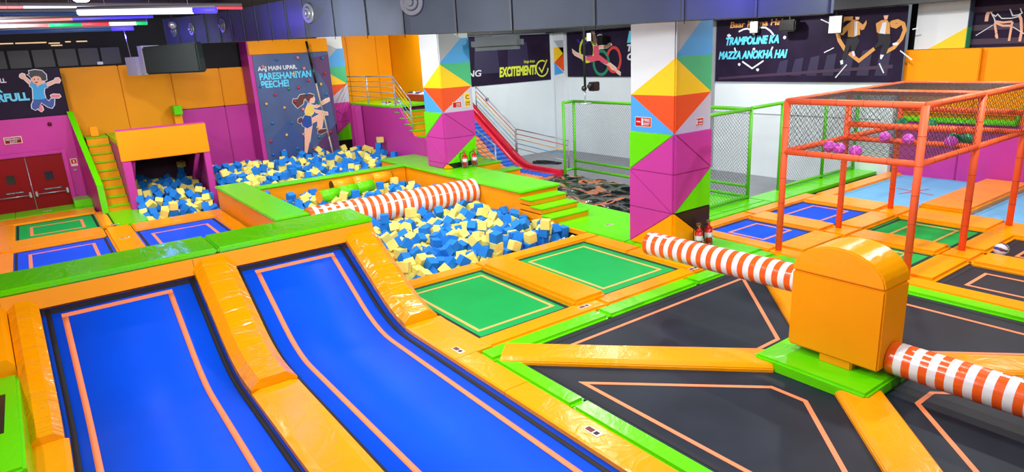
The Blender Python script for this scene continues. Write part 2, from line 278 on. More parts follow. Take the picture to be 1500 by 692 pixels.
('l', 'print_white', 0.025, [(6.62, 4.34), (6.54, 4.17), (6.42, 4.18), (6.35, 4.22), (6.4, 4.34)]),
('l', 'print_white', 0.02, [(7.29, 3.73), (6.94, 3.97)]),
('l', 'print_white', 0.02, [(6.5, 3.9), (6.24, 3.72)])]}
# foam cubes: x, y, z in centimetres, then quaternion times 99
CUBES = [
 505,1077,-28,41,86,19,-17, 538,1074,-20,92,22,29,-7, 497,1085,-8,58,-20,-71,30, 565,1075,-25,62,-30,-51,49, 724,1075,32,38,56,-48,53, 589,1074,-46,46,46,53,53, 810,1072,14,50,55,48,-45, 642,1138,7,43,-71,33,43,
 531,1112,5,72,58,-21,-30, 588,1110,-2,62,-29,-56,44, 773,1076,-40,45,50,60,-41, 642,1075,-1,29,-60,66,-30, 717,1077,-38,87,17,-37,-23, 496,1306,10,12,-98,1,-12, 786,1073,-20,76,-64,3,2, 698,1077,5,11,78,-57,-18,
 497,1160,-1,6,-14,90,38, 645,1078,-40,85,-42,-2,28, 768,1073,5,14,-69,-69,13, 863,1073,-28,66,-59,24,38, 697,1074,-14,12,18,-70,66, 721,1156,11,89,-36,-7,24, 613,1078,-32,79,0,28,-53, 572,1177,28,14,89,-1,40,
 857,1077,33,63,30,65,-28, 494,1163,-33,66,-24,66,-25, 646,1260,7,71,-37,-28,-50, 578,1128,4,70,13,20,-66, 911,1071,-21,0,-99,0,4, 588,1075,-24,12,69,-11,-69, 724,1075,12,7,-70,69,3, 526,1304,12,68,46,-35,-44,
 694,1389,38,69,9,-69,9, 494,1260,-13,53,-46,53,-46, 632,1077,-20,77,49,-35,13, 807,1072,-7,54,-50,45,48, 585,1531,53,82,0,0,-56, 499,1607,32,18,65,-28,66, 549,1249,8,79,-17,-49,31, 521,1405,9,49,16,20,82,
 629,1098,-7,90,-1,41,-9, 663,1221,2,77,8,2,61, 659,1073,-15,60,-40,-38,55, 501,1427,16,27,65,27,-65, 609,1096,-18,18,-79,-32,47, 856,1089,-5,70,-68,-10,11, 867,1197,6,76,-52,-13,-34, 550,1197,26,50,-10,-32,-78,
 510,1425,51,52,-52,-46,47, 524,1079,-36,62,36,0,69, 722,1075,-8,15,-66,-5,-72, 534,1112,-17,6,-64,-73,16, 779,1255,11,35,86,-29,-18, 885,1075,-25,89,-3,43,2, 790,1425,16,58,31,19,-72, 856,1082,15,61,-34,-60,-36,
 660,1145,12,70,-65,-24,5, 497,1210,4,10,3,87,-46, 777,1503,38,0,13,-98,0, 586,1525,32,27,65,27,-65, 746,1077,-9,37,-49,41,67, 555,1174,14,53,46,53,-46, 939,1118,-6,74,-66,1,2, 498,1187,-1,96,10,-5,23,
 625,1389,36,20,0,0,97, 875,1354,8,74,59,23,-16, 562,1092,-16,22,-63,-73,-2, 831,1074,-29,11,-4,-60,-78, 807,1072,-28,8,-70,70,0, 494,1450,1,33,64,61,-31, 552,1151,7,36,58,-23,-68, 573,1274,21,10,23,63,-72,
 500,1141,-12,86,-42,-24,8, 498,1112,-9,8,98,0,7, 250,2042,-12,58,59,-19,-52, 673,1288,14,33,-62,33,62, 655,1346,14,78,24,-47,-30, 634,1358,17,44,-26,-25,-81, 547,1398,16,20,4,17,95, 607,1153,6,72,45,9,50,
 739,1232,4,57,-18,-75,24, 802,1244,10,34,9,7,92, 900,1072,-41,77,0,62,0, 934,1075,-23,47,-35,76,-22, 497,1336,-11,53,-39,-44,-59, 580,1151,13,94,1,-28,-12, 670,1084,-43,40,-56,58,-41, 515,1289,-2,22,-49,46,69,
 918,1122,0,20,67,66,-24, 557,1111,-11,0,-10,78,-60, 696,1169,-2,71,29,-63,2, 811,1494,33,70,-7,-70,-7, 702,1628,41,28,-62,24,68, 505,1425,34,11,-11,-69,69, 298,2046,-27,57,-57,40,-40, 892,1205,3,8,84,40,33,
 548,1306,16,24,-73,0,-62, 634,1520,26,31,12,48,-80, 219,2075,-18,51,-26,25,77, 596,1765,27,74,-41,25,-44, 232,2055,-29,10,-69,-10,-69, 677,1075,-25,70,66,0,-23, 553,1842,34,51,-36,-62,45, 497,1881,42,62,5,-77,-6,
 620,1472,15,20,92,-5,-29, 281,2038,26,51,-44,48,55, 892,1333,-1,75,42,-10,-48, 258,2044,9,24,52,52,-62, 336,2039,-17,63,-19,-35,65, 243,2179,15,75,-12,42,-48, 498,1544,3,35,60,30,64, 646,1684,44,23,57,43,-64,
 673,1093,-7,25,-22,7,93, 497,1241,-37,42,56,28,64, 888,1269,3,72,-20,-66,-1, 465,1966,13,82,9,54,12, 499,1455,-44,0,11,98,0, 615,1123,-9,72,-1,-66,-16, 718,1571,13,49,-72,46,-11, 554,1284,9,58,-51,61,-9,
 732,1574,27,19,-42,44,75, 315,2211,25,46,-6,-63,-60, 495,1679,7,0,2,89,-43, 744,1533,22,43,43,-55,-55, 501,1482,10,18,80,37,41, 853,1372,1,2,52,37,-76, 914,1115,-20,52,-50,-67,-10, 530,1181,-8,21,42,-47,73,
 683,1692,42,43,-55,-43,-55, 679,1245,7,3,-17,73,65, 498,1405,-6,21,-26,-57,73, 923,1285,7,10,-46,84,22, 773,1348,7,32,18,80,-45, 804,1109,7,53,-73,41,-3, 357,2044,-29,0,-98,-15,0, 875,1076,-41,30,70,-54,-32,
 864,1490,11,64,70,20,-20, 628,1391,16,0,-84,53,0, 542,1192,1,61,68,0,38, 622,2093,55,30,63,30,-63, 474,2169,56,0,-95,29,0, 652,1508,17,17,91,19,28, 534,1433,14,67,-55,12,46, 490,1974,17,20,-4,-97,-3,
 387,2038,-29,70,-3,-70,-3, 500,1102,-28,13,5,-9,-98, 503,1372,-45,97,0,0,-17, 509,1792,23,18,18,87,40, 805,1668,21,52,40,-30,-68, 891,1479,11,45,37,24,76, 939,1354,0,66,-23,22,66, 499,1863,13,45,54,10,69,
 570,1423,16,21,-33,-29,-86, 577,1747,12,33,30,52,-72, 902,1968,25,41,59,-57,38, 280,2043,5,5,-19,-97,-6, 498,1620,12,61,-35,61,35, 768,1473,10,85,-12,43,-23, 512,2129,34,77,-21,31,49, 697,1586,19,30,2,37,-87,
 811,1498,14,9,-69,-9,-69, 881,1378,17,40,-40,57,-57, 499,1376,-11,8,-95,-26,4, 721,1598,30,13,54,-56,-60, 849,1087,-46,70,2,70,-2, 527,1140,-8,32,45,65,50, 568,1779,36,70,-18,0,68, 807,1801,31,69,9,69,-9,
 922,1669,20,18,21,-56,77, 677,1367,14,5,65,72,21, 479,2139,31,84,-21,-26,40, 402,2550,75,26,65,-34,61, 497,1490,-16,62,-28,-36,-63, 821,1215,-3,68,-45,-3,-56, 634,1313,8,50,-55,-63,16, 556,1991,11,67,-22,-67,-22,
 461,2123,17,70,8,-70,-8, 704,1981,39,68,-18,-68,-18, 391,2151,13,93,-30,0,-17, 496,1209,-23,7,-77,-4,62, 610,1690,14,17,13,58,77, 640,1292,4,47,-30,-46,-68, 522,1244,3,81,53,-8,17, 222,2218,29,36,-62,-49,-47,
 554,1089,-38,19,-78,6,-58, 721,1142,-6,89,-27,-24,-24, 939,1490,13,50,52,-47,-49, 932,1512,21,66,-31,-46,-48, 862,1968,22,8,-32,-12,93, 463,2194,75,98,-4,-11,0, 317,2113,2,54,-72,23,36, 270,2281,42,79,38,29,36,
 831,1416,3,12,-86,-3,-47, 881,1858,27,70,-70,3,1, 723,1830,29,17,-69,-27,63, 769,1438,3,29,83,43,12, 550,1776,23,59,30,-54,-50, 501,1970,-2,24,0,96,0, 856,2026,33,69,14,-69,14, 968,1965,22,47,52,50,49,
 249,2265,35,37,-56,-46,-57, 360,2233,18,3,69,-63,33, 266,2201,15,47,62,-57,24, 499,1188,-27,34,43,-64,51, 495,1613,-9,0,-66,-74,0, 495,1526,-13,29,57,-67,35, 682,1219,3,18,75,4,62, 552,1130,0,60,9,-75,-23,
 707,1985,18,56,-56,42,-42, 842,1969,14,32,-29,-52,-72, 389,2242,24,31,92,-10,-14, 565,1467,17,47,52,-47,52, 841,1282,-4,74,32,14,-55, 847,1392,6,48,34,17,78, 533,1808,20,26,39,-70,-53, 611,1451,2,42,-17,-63,-61,
 709,1525,1,26,-48,51,-65, 749,2004,31,86,-48,2,10, 665,2157,54,3,-70,-3,-70, 1059,1964,-5,50,49,50,-49, 821,1084,-46,92,0,0,37, 632,1888,27,50,49,45,-53, 845,1414,15,36,66,56,31, 615,1559,23,25,-61,1,-74,
 630,1980,27,22,-66,22,-66, 626,2097,34,68,68,18,18, 554,2072,39,99,0,7,5, 577,2259,55,62,-24,-71,-18, 823,2224,74,54,44,54,-44, 472,2350,69,79,35,14,47, 778,2190,38,2,83,22,-49, 273,2049,-12,33,44,55,61,
 239,2147,-4,89,43,7,6, 747,1154,-6,72,-67,12,3, 518,1605,14,17,-46,79,-33, 938,1209,-6,64,-75,2,-3, 666,2273,71,70,0,70,0, 399,2059,-21,8,-95,9,-23, 280,2274,24,51,41,-70,-24, 739,1091,-45,3,-70,-3,-70,
 499,1399,-25,12,25,-73,-61, 495,1763,10,67,20,-67,-20, 781,1968,20,65,16,-25,68, 953,2113,39,16,-64,-6,-74, 266,2058,-29,17,68,17,-68, 223,2255,41,54,-83,3,0, 235,2436,46,73,-15,22,61, 698,1096,-44,69,11,69,-11,
 935,1578,5,89,0,0,-44, 518,1205,-2,12,-9,-71,67, 673,1579,21,32,-93,-1,10, 301,2087,-7,61,35,61,-35, 367,2146,-4,60,14,-77,3, 504,1122,-45,69,-69,-9,9, 495,1856,-15,3,1,25,-96, 669,1125,-10,39,-74,3,53,
 335,2114,-13,21,-36,-40,-80, 216,2476,29,52,47,-63,-31, 504,1613,-31,6,-70,6,70, 500,1583,-3,23,-1,96,-3, 870,1279,-7,40,37,-80,-23, 496,1739,7,1,-70,1,70, 587,1693,12,88,-45,7,-8, 677,1995,34,31,-31,-63,63,
 897,1991,36,50,41,63,41, 1058,2124,34,44,-55,60,-36, 607,2176,32,33,68,-58,27, 1056,2200,54,0,51,85,0, 866,2265,56,84,17,-49,-4, 293,2213,15,45,-6,87,-16, 586,1099,-20,69,-10,-39,58, 820,1737,29,75,-51,30,26,
 827,1153,-3,66,-73,6,-9, 841,1194,-5,13,3,68,71, 938,1633,7,48,52,39,-57, 1025,1970,-5,43,-55,-43,-55, 626,2001,36,6,1,97,17, 1045,1986,37,0,-18,-97,0, 379,2105,-19,1,10,93,-34, 400,2555,54,1,-15,-98,-6,
 331,2326,35,2,-51,74,40, 505,1094,-46,30,-30,-63,63, 770,1497,17,42,42,-56,-56, 618,1328,4,6,32,63,-69, 479,1982,-2,69,10,69,12, 990,1967,11,66,-25,37,-59, 607,1970,16,11,-25,76,-57, 535,2118,30,50,63,38,-43,
 899,2222,69,71,63,21,16, 1059,2317,99,70,-70,-1,2, 378,2118,-6,93,-34,0,-8, 219,2183,7,12,-19,82,51, 376,2222,8,90,-17,-26,-25, 335,2223,15,30,-78,-22,48, 506,1143,-46,0,-98,-13,0, 497,1873,-33,0,38,-91,0,
 772,1217,-4,0,78,22,57, 702,1291,5,37,-62,-63,-25, 869,1657,16,80,25,26,-46, 714,1233,4,52,-31,44,-64, 1042,2037,27,11,8,44,-88, 509,2153,40,59,8,50,-61, 660,1969,25,29,-9,90,28, 462,2365,52,6,-11,-81,56,
 219,2127,-11,74,-27,50,-32, 262,2515,48,81,-44,23,-26, 498,1717,-31,68,0,0,72, 828,1382,-4,1,-89,12,42, 519,1577,7,8,21,30,-92, 605,1732,19,87,-5,-47,-7, 596,1622,12,0,31,-6,-94, 702,1216,2,8,96,-11,-19,
 463,2018,19,40,55,36,63, 755,1981,21,45,-79,-3,39, 570,2182,38,0,-98,-13,0, 643,2327,58,58,-12,78,-13, 466,2429,62,5,89,-42,4, 555,2407,60,11,-36,89,20, 916,1489,9,34,73,-51,27, 615,1428,-4,40,60,-52,-44,
 539,1582,15,5,-17,28,93, 755,1393,-3,62,-13,-22,73, 1043,1990,16,57,40,-57,40, 821,2224,54,0,-99,-5,0, 708,2229,49,59,-38,-45,-53, 463,2459,69,50,17,-27,79, 1057,2289,53,33,62,56,42, 310,2331,41,85,28,39,-17,
 499,1671,-28,35,65,12,65, 688,1663,23,1,43,25,-86, 885,1767,9,77,-50,-33,19, 915,1469,-4,35,93,2,2, 519,1723,14,42,47,30,70, 705,1485,-5,62,18,-75,-6, 462,1999,9,57,-34,-42,-60, 928,2118,34,43,-56,20,67,
 880,2192,51,77,-21,-43,40, 561,2301,50,57,-67,32,33, 735,2227,41,89,-7,43,8, 744,2486,74,70,-5,-70,-5, 307,2260,32,63,-32,17,68, 258,2438,34,25,-53,-68,-41, 217,2566,35,26,-95,-11,-3, 498,1291,-19,70,2,14,69,
 574,1772,17,46,47,-63,-38, 701,1258,2,79,19,-50,-25, 821,1711,24,60,-22,-17,-73, 499,1265,-36,68,-17,66,-25, 579,1246,16,94,-21,-10,22, 760,1374,-5,63,72,-12,23, 510,2003,25,64,51,13,-55, 511,2330,62,78,0,0,-60,
 595,2041,19,89,-13,2,41, 772,2373,49,45,-64,54,28, 954,2219,46,49,-46,10,72, 401,2104,-14,16,-14,57,78, 741,1769,20,30,-77,52,17, 796,1719,10,65,-27,65,27, 675,1827,19,51,-5,-60,-59, 751,1323,0,23,32,-85,-31,
 533,1361,2,47,37,-77,-19, 758,1141,12,5,69,21,-67, 891,2161,32,28,64,29,-64, 606,2020,21,37,86,-31,1, 512,2200,51,43,56,40,57, 216,2150,-3,64,19,-70,-22, 623,1514,8,73,41,-24,47, 572,1401,5,49,15,-82,-22,
 979,2491,63,41,55,-59,-39, 1020,2274,48,20,96,6,-10, 775,2225,54,16,21,1,95, 877,2490,69,3,91,1,-39, 247,2215,23,22,85,-7,46, 635,1467,3,25,-39,72,50, 722,1269,5,19,-81,43,32, 544,1554,15,47,60,-37,-50,
 665,2018,33,20,-67,20,67, 715,2162,33,57,-80,12,-1, 809,2153,35,8,-90,-30,-26, 624,2195,39,4,25,-93,-23, 1052,2317,79,0,92,-37,0, 463,2199,23,64,-27,-65,26, 805,2303,57,26,50,16,-80, 388,2535,32,17,7,-53,81,
 348,2347,39,33,-29,-80,-39, 499,1664,-8,24,-63,72,8, 763,1089,-20,20,-28,50,-78, 772,1102,-3,47,61,-1,62, 666,1262,0,75,30,-40,-41, 687,1112,-11,32,78,38,-36, 850,1215,-1,48,-22,34,-76, 551,2065,19,17,27,68,64,
 734,1992,11,32,-62,-32,-62, 833,2140,27,50,64,-57,-3, 690,2179,31,7,-79,39,44, 686,2239,54,62,4,-1,77, 390,2438,30,35,-86,-16,-29, 503,1359,-23,36,32,45,74, 905,1851,11,23,22,66,66, 508,1358,-2,23,59,-47,60,
 709,1367,1,97,-3,-16,8, 847,1688,9,66,25,-21,66, 478,2169,37,68,-68,-17,17, 745,2141,24,6,-41,84,34, 805,1984,17,16,34,-46,-79, 465,2265,53,70,4,-46,53, 404,2172,14,6,0,-99,-2, 936,1265,-5,15,-68,15,68,
 891,1647,10,39,65,64,0, 520,1543,4,45,86,-19,6, 498,2063,21,8,64,4,75, 947,1977,14,53,43,-49,-53, 746,1969,9,17,78,25,53, 460,2257,34,30,63,-30,-63, 1041,2228,31,32,71,-11,-59, 800,2452,63,68,-16,-49,-50,
 335,2242,26,38,91,8,0, 500,1830,-14,35,-22,-47,-77, 587,1528,13,48,-51,48,51, 697,1839,24,30,-30,-63,63, 868,1345,-10,22,-21,-66,-67, 776,1753,15,5,71,-44,-52, 873,2169,39,59,61,38,33, 504,2352,69,35,55,71,-24,
 697,1640,24,19,67,19,-68, 738,1557,6,7,88,-45,-8, 589,1171,14,66,-13,-72,-9, 613,1357,4,31,-36,64,59, 739,1511,4,35,66,-19,-63, 989,2116,23,40,36,-82,15, 667,2277,53,44,54,44,-54, 817,1997,24,57,45,67,-9,
 537,2207,41,55,-31,6,76, 603,2293,49,2,43,-42,78, 403,2362,29,9,-75,15,-62, 364,2339,24,82,-28,-48,-5, 323,2353,47,9,-81,34,45, 512,1424,-45,0,89,-43,0, 797,1350,-5,67,70,-3,22, 835,1810,11,82,47,12,27,
 923,1821,10,53,22,-69,-42, 557,1524,15,43,61,-32,-57, 639,1723,21,69,40,9,59, 620,1755,20,7,60,-71,35, 909,2196,51,30,-33,85,-25, 837,2189,41,48,-85,9,14, 467,2194,54,65,-64,18,-34, 626,2256,40,38,-76,-26,44,
 381,2081,-29,53,46,-53,46, 500,1287,-39,1,-73,-66,14, 497,1716,0,0,-4,-32,94, 461,2184,8,2,5,91,-38, 977,2036,17,90,-3,-35,20, 601,2156,17,6,33,-86,-36, 1040,2179,25,59,33,37,-62, 811,2418,54,45,-58,-28,60,
 959,2167,41,4,37,-62,68, 404,2322,22,63,-28,69,-19, 922,1082,-42,24,63,30,66, 734,1091,-26,56,0,0,-82, 496,1694,-7,28,-63,17,-69, 826,1667,7,9,60,-62,-48, 913,1340,-5,27,82,42,-24, 565,1379,1,13,-85,1,49,
 475,2053,20,7,-2,-95,27, 462,2153,0,2,-60,-78,-4, 759,2191,28,47,-15,-61,-61, 347,2137,-11,96,15,4,16, 328,2193,-1,52,-14,81,-17, 297,2294,32,32,4,-13,-93, 922,1598,-1,29,6,-34,-88, 557,1440,10,80,10,-38,43,
 674,1888,15,46,29,52,-65, 832,1468,-6,78,39,-34,-33, 543,1487,11,4,16,70,-68, 604,1555,39,52,81,-18,-16, 782,1130,-3,19,-89,38,-10, 790,2146,28,24,29,38,83, 905,2113,27,42,-81,24,-30, 1051,2316,60,62,32,62,-33,
 1034,2384,53,21,94,1,-23, 545,2171,36,18,-55,-9,-80, 321,2096,-27,0,-30,94,0, 252,2190,1,26,35,-84,28, 276,2344,40,92,-24,19,23, 237,2424,27,96,20,-4,-14, 500,1802,1,4,84,43,30, 736,1533,3,8,8,-70,-70,
 788,1089,-1,32,-1,13,93, 714,1195,-6,34,-56,-9,74, 462,2374,-6,43,56,45,-53, 970,1977,1,21,69,-55,40, 635,1967,12,68,18,68,17, 902,2054,25,15,-62,-50,57, 461,2464,48,67,23,-23,65, 984,2292,47,61,3,39,67,
 336,2076,-20,29,-28,36,-83, 393,2143,-7,23,70,20,63, 245,2072,-13,71,-25,30,57, 374,2170,2,4,-61,-16,76, 383,2328,19,8,68,-29,-65, 500,1230,-11,20,6,92,30, 500,1889,21,8,-93,-3,-33, 851,1529,3,91,-30,-16,-18,
 922,1787,5,25,91,-22,-19, 472,2134,-4,56,-55,44,-41, 1044,2020,11,55,-24,-77,18, 1034,2110,17,75,-10,64,-8, 560,2323,55,71,-6,68,6, 215,2249,24,1,-3,-83,-54, 352,2563,31,72,42,27,-46, 777,1126,-45,11,-69,11,69,
 619,1148,-7,51,-74,26,32, 855,1483,-4,65,-59,-32,-34, 511,1846,3,41,-12,-45,-77, 746,1795,25,5,70,5,-70, 777,1552,5,9,-6,58,80, 770,1304,-6,14,-16,-53,81, 872,1638,4,67,-34,0,65, 682,1329,0,41,-7,37,82,
 896,1987,11,72,8,-66,-15, 1040,2419,59,79,55,16,-19, 619,2328,55,58,54,-43,41, 857,2180,38,53,-39,59,44, 242,2130,-17,52,-20,25,78, 218,2427,11,2,-70,57,41, 284,2167,4,77,19,-34,49, 851,1093,-27,56,42,56,-42,
 500,1743,-11,24,24,66,66, 902,1205,-15,35,25,-81,38, 646,1246,-12,56,37,4,73, 689,1388,16,0,61,-78,0, 746,1467,-1,45,54,-53,-45, 713,2153,18,47,0,18,85, 990,2415,59,40,34,72,43, 739,2394,52,28,-59,23,-70,
 220,2228,-29,22,-66,22,66, 274,2151,-5,69,-39,-58,12, 545,1745,10,9,-61,-62,46, 641,1162,-2,64,-19,72,8, 798,1319,-5,4,90,42,1, 763,1868,20,51,10,-25,-81, 556,1336,12,81,-44,35,7, 789,1296,-4,7,-66,35,64,
 501,2176,40,59,26,-74,9, 1019,2030,16,5,97,-15,-11, 601,2076,18,19,1,51,-83, 925,2197,35,5,44,19,86, 464,2219,34,64,-38,-64,7, 945,2304,63,78,22,45,-33, 661,2437,49,40,49,-70,29, 797,2223,41,36,18,79,-43,
 785,2432,53,85,-36,3,35, 216,2233,7,70,5,70,-5, 580,1105,-45,67,21,-67,21, 500,1544,-22,37,75,-28,-45, 727,1431,-4,50,83,22,-2, 783,1807,10,28,17,14,-92, 557,1623,12,10,61,64,-44, 853,1862,11,37,38,-60,-58,
 564,1671,2,62,-14,40,-64, 591,1379,-1,45,5,88,2, 698,1320,6,42,23,-78,37, 463,2265,12,89,-36,-22,10, 465,2369,32,51,-54,26,60, 465,2449,6,47,-51,-1,70, 774,2006,25,44,47,24,71, 860,2052,31,15,-68,-14,-69,
 1060,2176,25,3,1,-40,91, 714,2384,56,71,-25,53,-36, 490,2211,52,28,72,21,59, 536,2144,33,50,-73,-44,3, 670,2330,60,36,66,-6,-64, 861,2147,22,32,22,47,78, 314,2239,25,3,4,-95,-28, 514,1424,-3,0,-50,-86,0,
 626,1567,6,5,-9,-74,65, 612,1408,-9,7,-95,1,-29, 721,1171,-16,87,-38,25,-13, 911,1269,-6,41,72,48,27, 891,1598,9,38,10,-50,76, 938,1434,-9,56,-35,65,-34, 502,1507,-4,5,-6,30,-94, 808,1550,5,18,-7,-65,-72,
 874,1578,8,2,-37,32,86, 775,1590,16,41,13,-61,66, 595,2097,11,70,-7,70,7, 666,2090,24,54,-25,-24,75, 901,2183,38,22,-24,-78,52, 891,2484,56,18,80,46,32, 885,2328,61,64,-17,25,-70, 587,2210,35,4,42,22,-87,
 592,2406,52,64,61,-43,14, 303,2088,-28,67,67,21,21, 226,2209,11,10,77,60,-10, 214,2338,-29,50,-49,-50,50, 302,2465,34,11,2,48,-86, 307,2370,40,58,32,5,-74, 498,1737,-31,0,99,4,0, 498,1770,-15,41,56,41,-56,
 597,1133,-3,10,-66,1,73, 717,1680,30,45,-37,-16,78, 657,1600,13,75,9,-58,-28, 661,1768,19,13,-13,96,16, 805,1589,10,85,46,13,14, 863,1549,4,68,48,5,-53, 533,1676,13,50,76,-28,28, 764,1176,-7,21,70,-60,-31,
 474,2088,-2,19,67,-19,-67, 702,2024,15,67,-67,21,-21, 459,2406,23,51,-48,48,51, 763,2044,33,28,-69,17,63, 803,2107,27,31,44,-26,79, 460,2294,14,65,28,27,-64, 593,2123,14,11,-11,-69,69, 940,2036,20,68,-1,11,-71,
 878,2464,51,36,37,-59,-60, 665,2309,47,60,-5,-77,16, 909,2331,51,52,-53,-51,40, 580,2434,57,11,-59,15,77, 1029,2462,54,55,67,-6,47, 223,2109,-20,32,38,80,-31, 233,2543,31,69,-22,59,-34, 653,1137,-15,37,-74,5,54,
 657,1853,9,88,-26,-33,-15, 558,1722,1,34,-23,63,64, 651,1626,17,37,-54,74,5, 463,2281,0,38,92,1,1, 464,2471,-6,61,-34,61,34, 1042,1986,-5,65,-65,-25,25, 662,2161,36,65,25,65,-25, 486,2006,15,70,6,69,-6,
 690,2003,-4,0,-93,-34,0, 599,2250,37,28,-58,35,67, 768,2230,35,49,22,77,-31, 809,2250,47,35,-84,-6,-39, 1058,2379,47,5,0,-99,3, 769,2273,40,22,32,75,-52, 215,2510,-25,0,0,-78,61, 405,2234,11,57,-30,67,-34,
 288,2320,35,85,-14,-31,37, 379,2384,22,38,-32,-2,86, 295,2491,33,21,55,-79,12, 746,1436,-11,39,89,19,-8, 941,1655,5,51,51,48,48, 777,1330,-7,52,-66,34,-38, 542,1299,-10,5,11,80,-57, 935,1390,-12,54,52,-60,25,
 594,1821,29,6,-43,-68,-57, 917,1441,3,57,1,32,-74, 840,2108,17,0,-57,81,0, 1033,2154,15,48,-47,18,71, 527,2069,18,15,-81,-48,-27, 786,2034,24,61,-1,50,-60, 951,2293,48,68,-45,55,13, 1060,2207,34,0,-1,99,0,
 625,2435,56,0,54,-83,0, 730,2467,52,58,78,-13,-8, 931,2330,57,92,-33,-6,-11, 813,2186,38,21,0,-96,10, 994,2206,36,21,-54,-62,51, 355,2118,-25,90,4,-39,9, 404,2460,28,64,-22,24,68, 511,1218,-44,18,-68,-18,-68,
 792,1641,8,70,2,-70,2, 527,1107,-33,97,-6,16,9, 517,1263,-8,62,-32,9,-69, 642,1690,27,61,-10,72,28, 762,1240,-6,71,-1,69,1, 842,1504,-3,71,4,13,-67, 649,1580,10,12,-75,-60,-21, 702,1461,-11,82,10,48,26,
 837,1172,-7,42,45,-53,-56, 890,1717,7,19,-27,-86,-37, 883,1887,17,47,30,-80,-18, 937,1186,-3,26,73,24,56, 519,1827,20,25,72,46,-43, 562,1588,15,92,32,-12,15, 703,1615,18,25,39,-43,76, 979,2103,10,88,2,-32,32,
 1006,1980,-5,70,70,-5,-5, 465,2384,17,47,58,56,-34, 475,2100,11,62,-18,-21,-72, 863,2486,49,24,12,6,95, 728,2336,47,3,-32,53,77, 879,2234,50,79,3,21,56, 340,2156,-7,14,6,17,-96, 218,2313,-13,90,32,26,9,
 250,2293,34,15,83,-21,47, 249,2504,39,91,19,-18,28, 938,1121,-26,54,-47,-46,-50, 512,1315,-6,24,-26,-65,65, 685,1691,23,0,26,96,0, 653,1822,7,13,68,-24,-67, 831,1322,-5,63,58,46,18, 808,1401,-7,4,49,75,42,
 797,1840,13,69,5,69,-16, 880,1805,4,32,63,-67,-21, 884,1841,6,43,43,-55,-55, 582,1355,-3,7,-31,-24,-91, 634,1602,19,46,-63,-11,-60, 681,1858,16,32,79,-42,-27, 733,1343,-7,71,28,-55,-31, 464,2487,33,35,-61,-35,-61,
 463,2214,-6,70,0,0,70, 461,2220,11,70,6,70,-6, 543,2374,46,98,-9,-2,13, 702,2198,33,21,-39,-89,3, 691,2278,52,19,-65,17,71, 801,2338,47,8,33,-17,-91, 603,2423,56,30,2,-77,54, 992,2342,47,26,-11,95,-6,
 217,2236,-12,99,0,0,-3, 347,2215,-7,11,1,92,35, 215,2499,11,65,-25,62,-33, 229,2407,18,15,-89,20,-36, 384,2305,10,5,-15,42,-88, 218,2315,19,69,-13,-44,-54, 507,1458,-14,19,65,-57,45, 628,1684,7,59,59,38,38,
 813,1647,-1,65,17,24,-69, 702,1813,17,2,18,-96,19, 724,1308,-3,53,45,33,62, 744,1290,-3,56,-27,-76,9, 739,1253,-2,10,-19,88,41, 822,1351,-12,60,28,-73,-8, 913,1393,-4,81,13,24,50, 911,1690,7,38,73,-15,54,
 494,2131,14,18,-27,78,51, 750,2054,12,18,10,-2,97, 849,2002,11,49,-11,-9,-85, 600,2003,10,72,-20,31,58, 772,2104,19,1,-43,35,-82, 1004,2291,41,54,-69,-41,-21, 634,2174,16,16,-76,-23,-58, 728,2184,29,39,-14,89,11,
 464,2403,42,2,-94,30,1, 604,2380,48,69,-35,2,-62, 748,2209,29,39,-73,52,-14, 862,2209,44,69,62,-32,12, 217,2439,-28,10,-10,-69,69, 296,2110,15,12,91,-3,-38, 277,2537,39,22,17,-75,59, 514,1492,-41,5,2,45,88,
 706,1574,-6,50,72,-22,40, 888,1558,-5,2,-4,-94,-30, 542,1237,-12,15,-68,-42,56, 783,1415,-10,20,-84,6,-48, 811,1172,-10,35,-52,58,50, 809,1231,-11,81,-12,-26,-50, 884,1324,-18,25,26,-58,71, 903,1406,7,49,-52,-4,69,
 926,1229,-21,14,83,-2,-51, 667,1659,15,14,-20,58,76, 844,1108,1,9,-46,17,-86, 854,1728,5,38,89,2,-20, 912,1162,-8,6,-41,12,89, 911,1227,-4,29,22,-23,-89, 759,1414,-8,56,-31,-38,65, 1014,2053,14,8,70,8,-70,
 819,1969,-2,16,-57,16,77, 644,2076,26,18,48,30,79, 868,2119,14,96,6,-5,-22, 922,2154,28,38,17,39,-81, 937,2470,47,1,-47,-8,-87, 488,2324,60,63,1,3,76, 591,2328,49,69,-39,-1,59, 752,2421,53,59,-38,20,-67,
 215,2389,-10,1,70,70,5, 360,2308,12,20,14,-83,-48, 330,2554,23,22,-2,-81,-52, 513,1474,-27,19,-70,-24,64, 623,1221,-7,8,9,-98,-1, 779,1104,-31,9,-6,-98,8, 539,1156,-10,23,-6,-39,-88, 698,1121,-26,56,74,-3,35,
 827,1111,-10,49,73,36,-30, 532,1769,8,53,15,36,-74, 719,1115,-5,49,-34,75,25, 877,1192,-18,47,6,-31,-81, 565,1227,2,42,23,75,42, 467,2022,-1,13,-77,-59,-17, 572,2044,6,6,-15,-64,73, 577,2259,35,29,59,-25,69,
 810,2040,16,56,-41,-56,-41, 461,2281,35,38,91,0,0, 607,2462,55,47,24,80,24, 636,2326,38,78,-13,-58,12, 461,2307,31,65,25,-25,65, 844,2360,41,11,-55,82,7, 531,2253,44,49,81,10,26, 640,2177,31,8,-26,64,-71,
 618,2414,48,91,-23,29,-9, 798,2365,42,36,30,13,86, 504,2233,53,7,37,68,-61, 555,2252,36,67,37,30,-55, 779,2330,37,8,35,-90,-20, 353,2092,-29,66,66,-23,-23, 214,2274,13,70,-3,-70,3, 403,2558,32,50,49,-56,42,
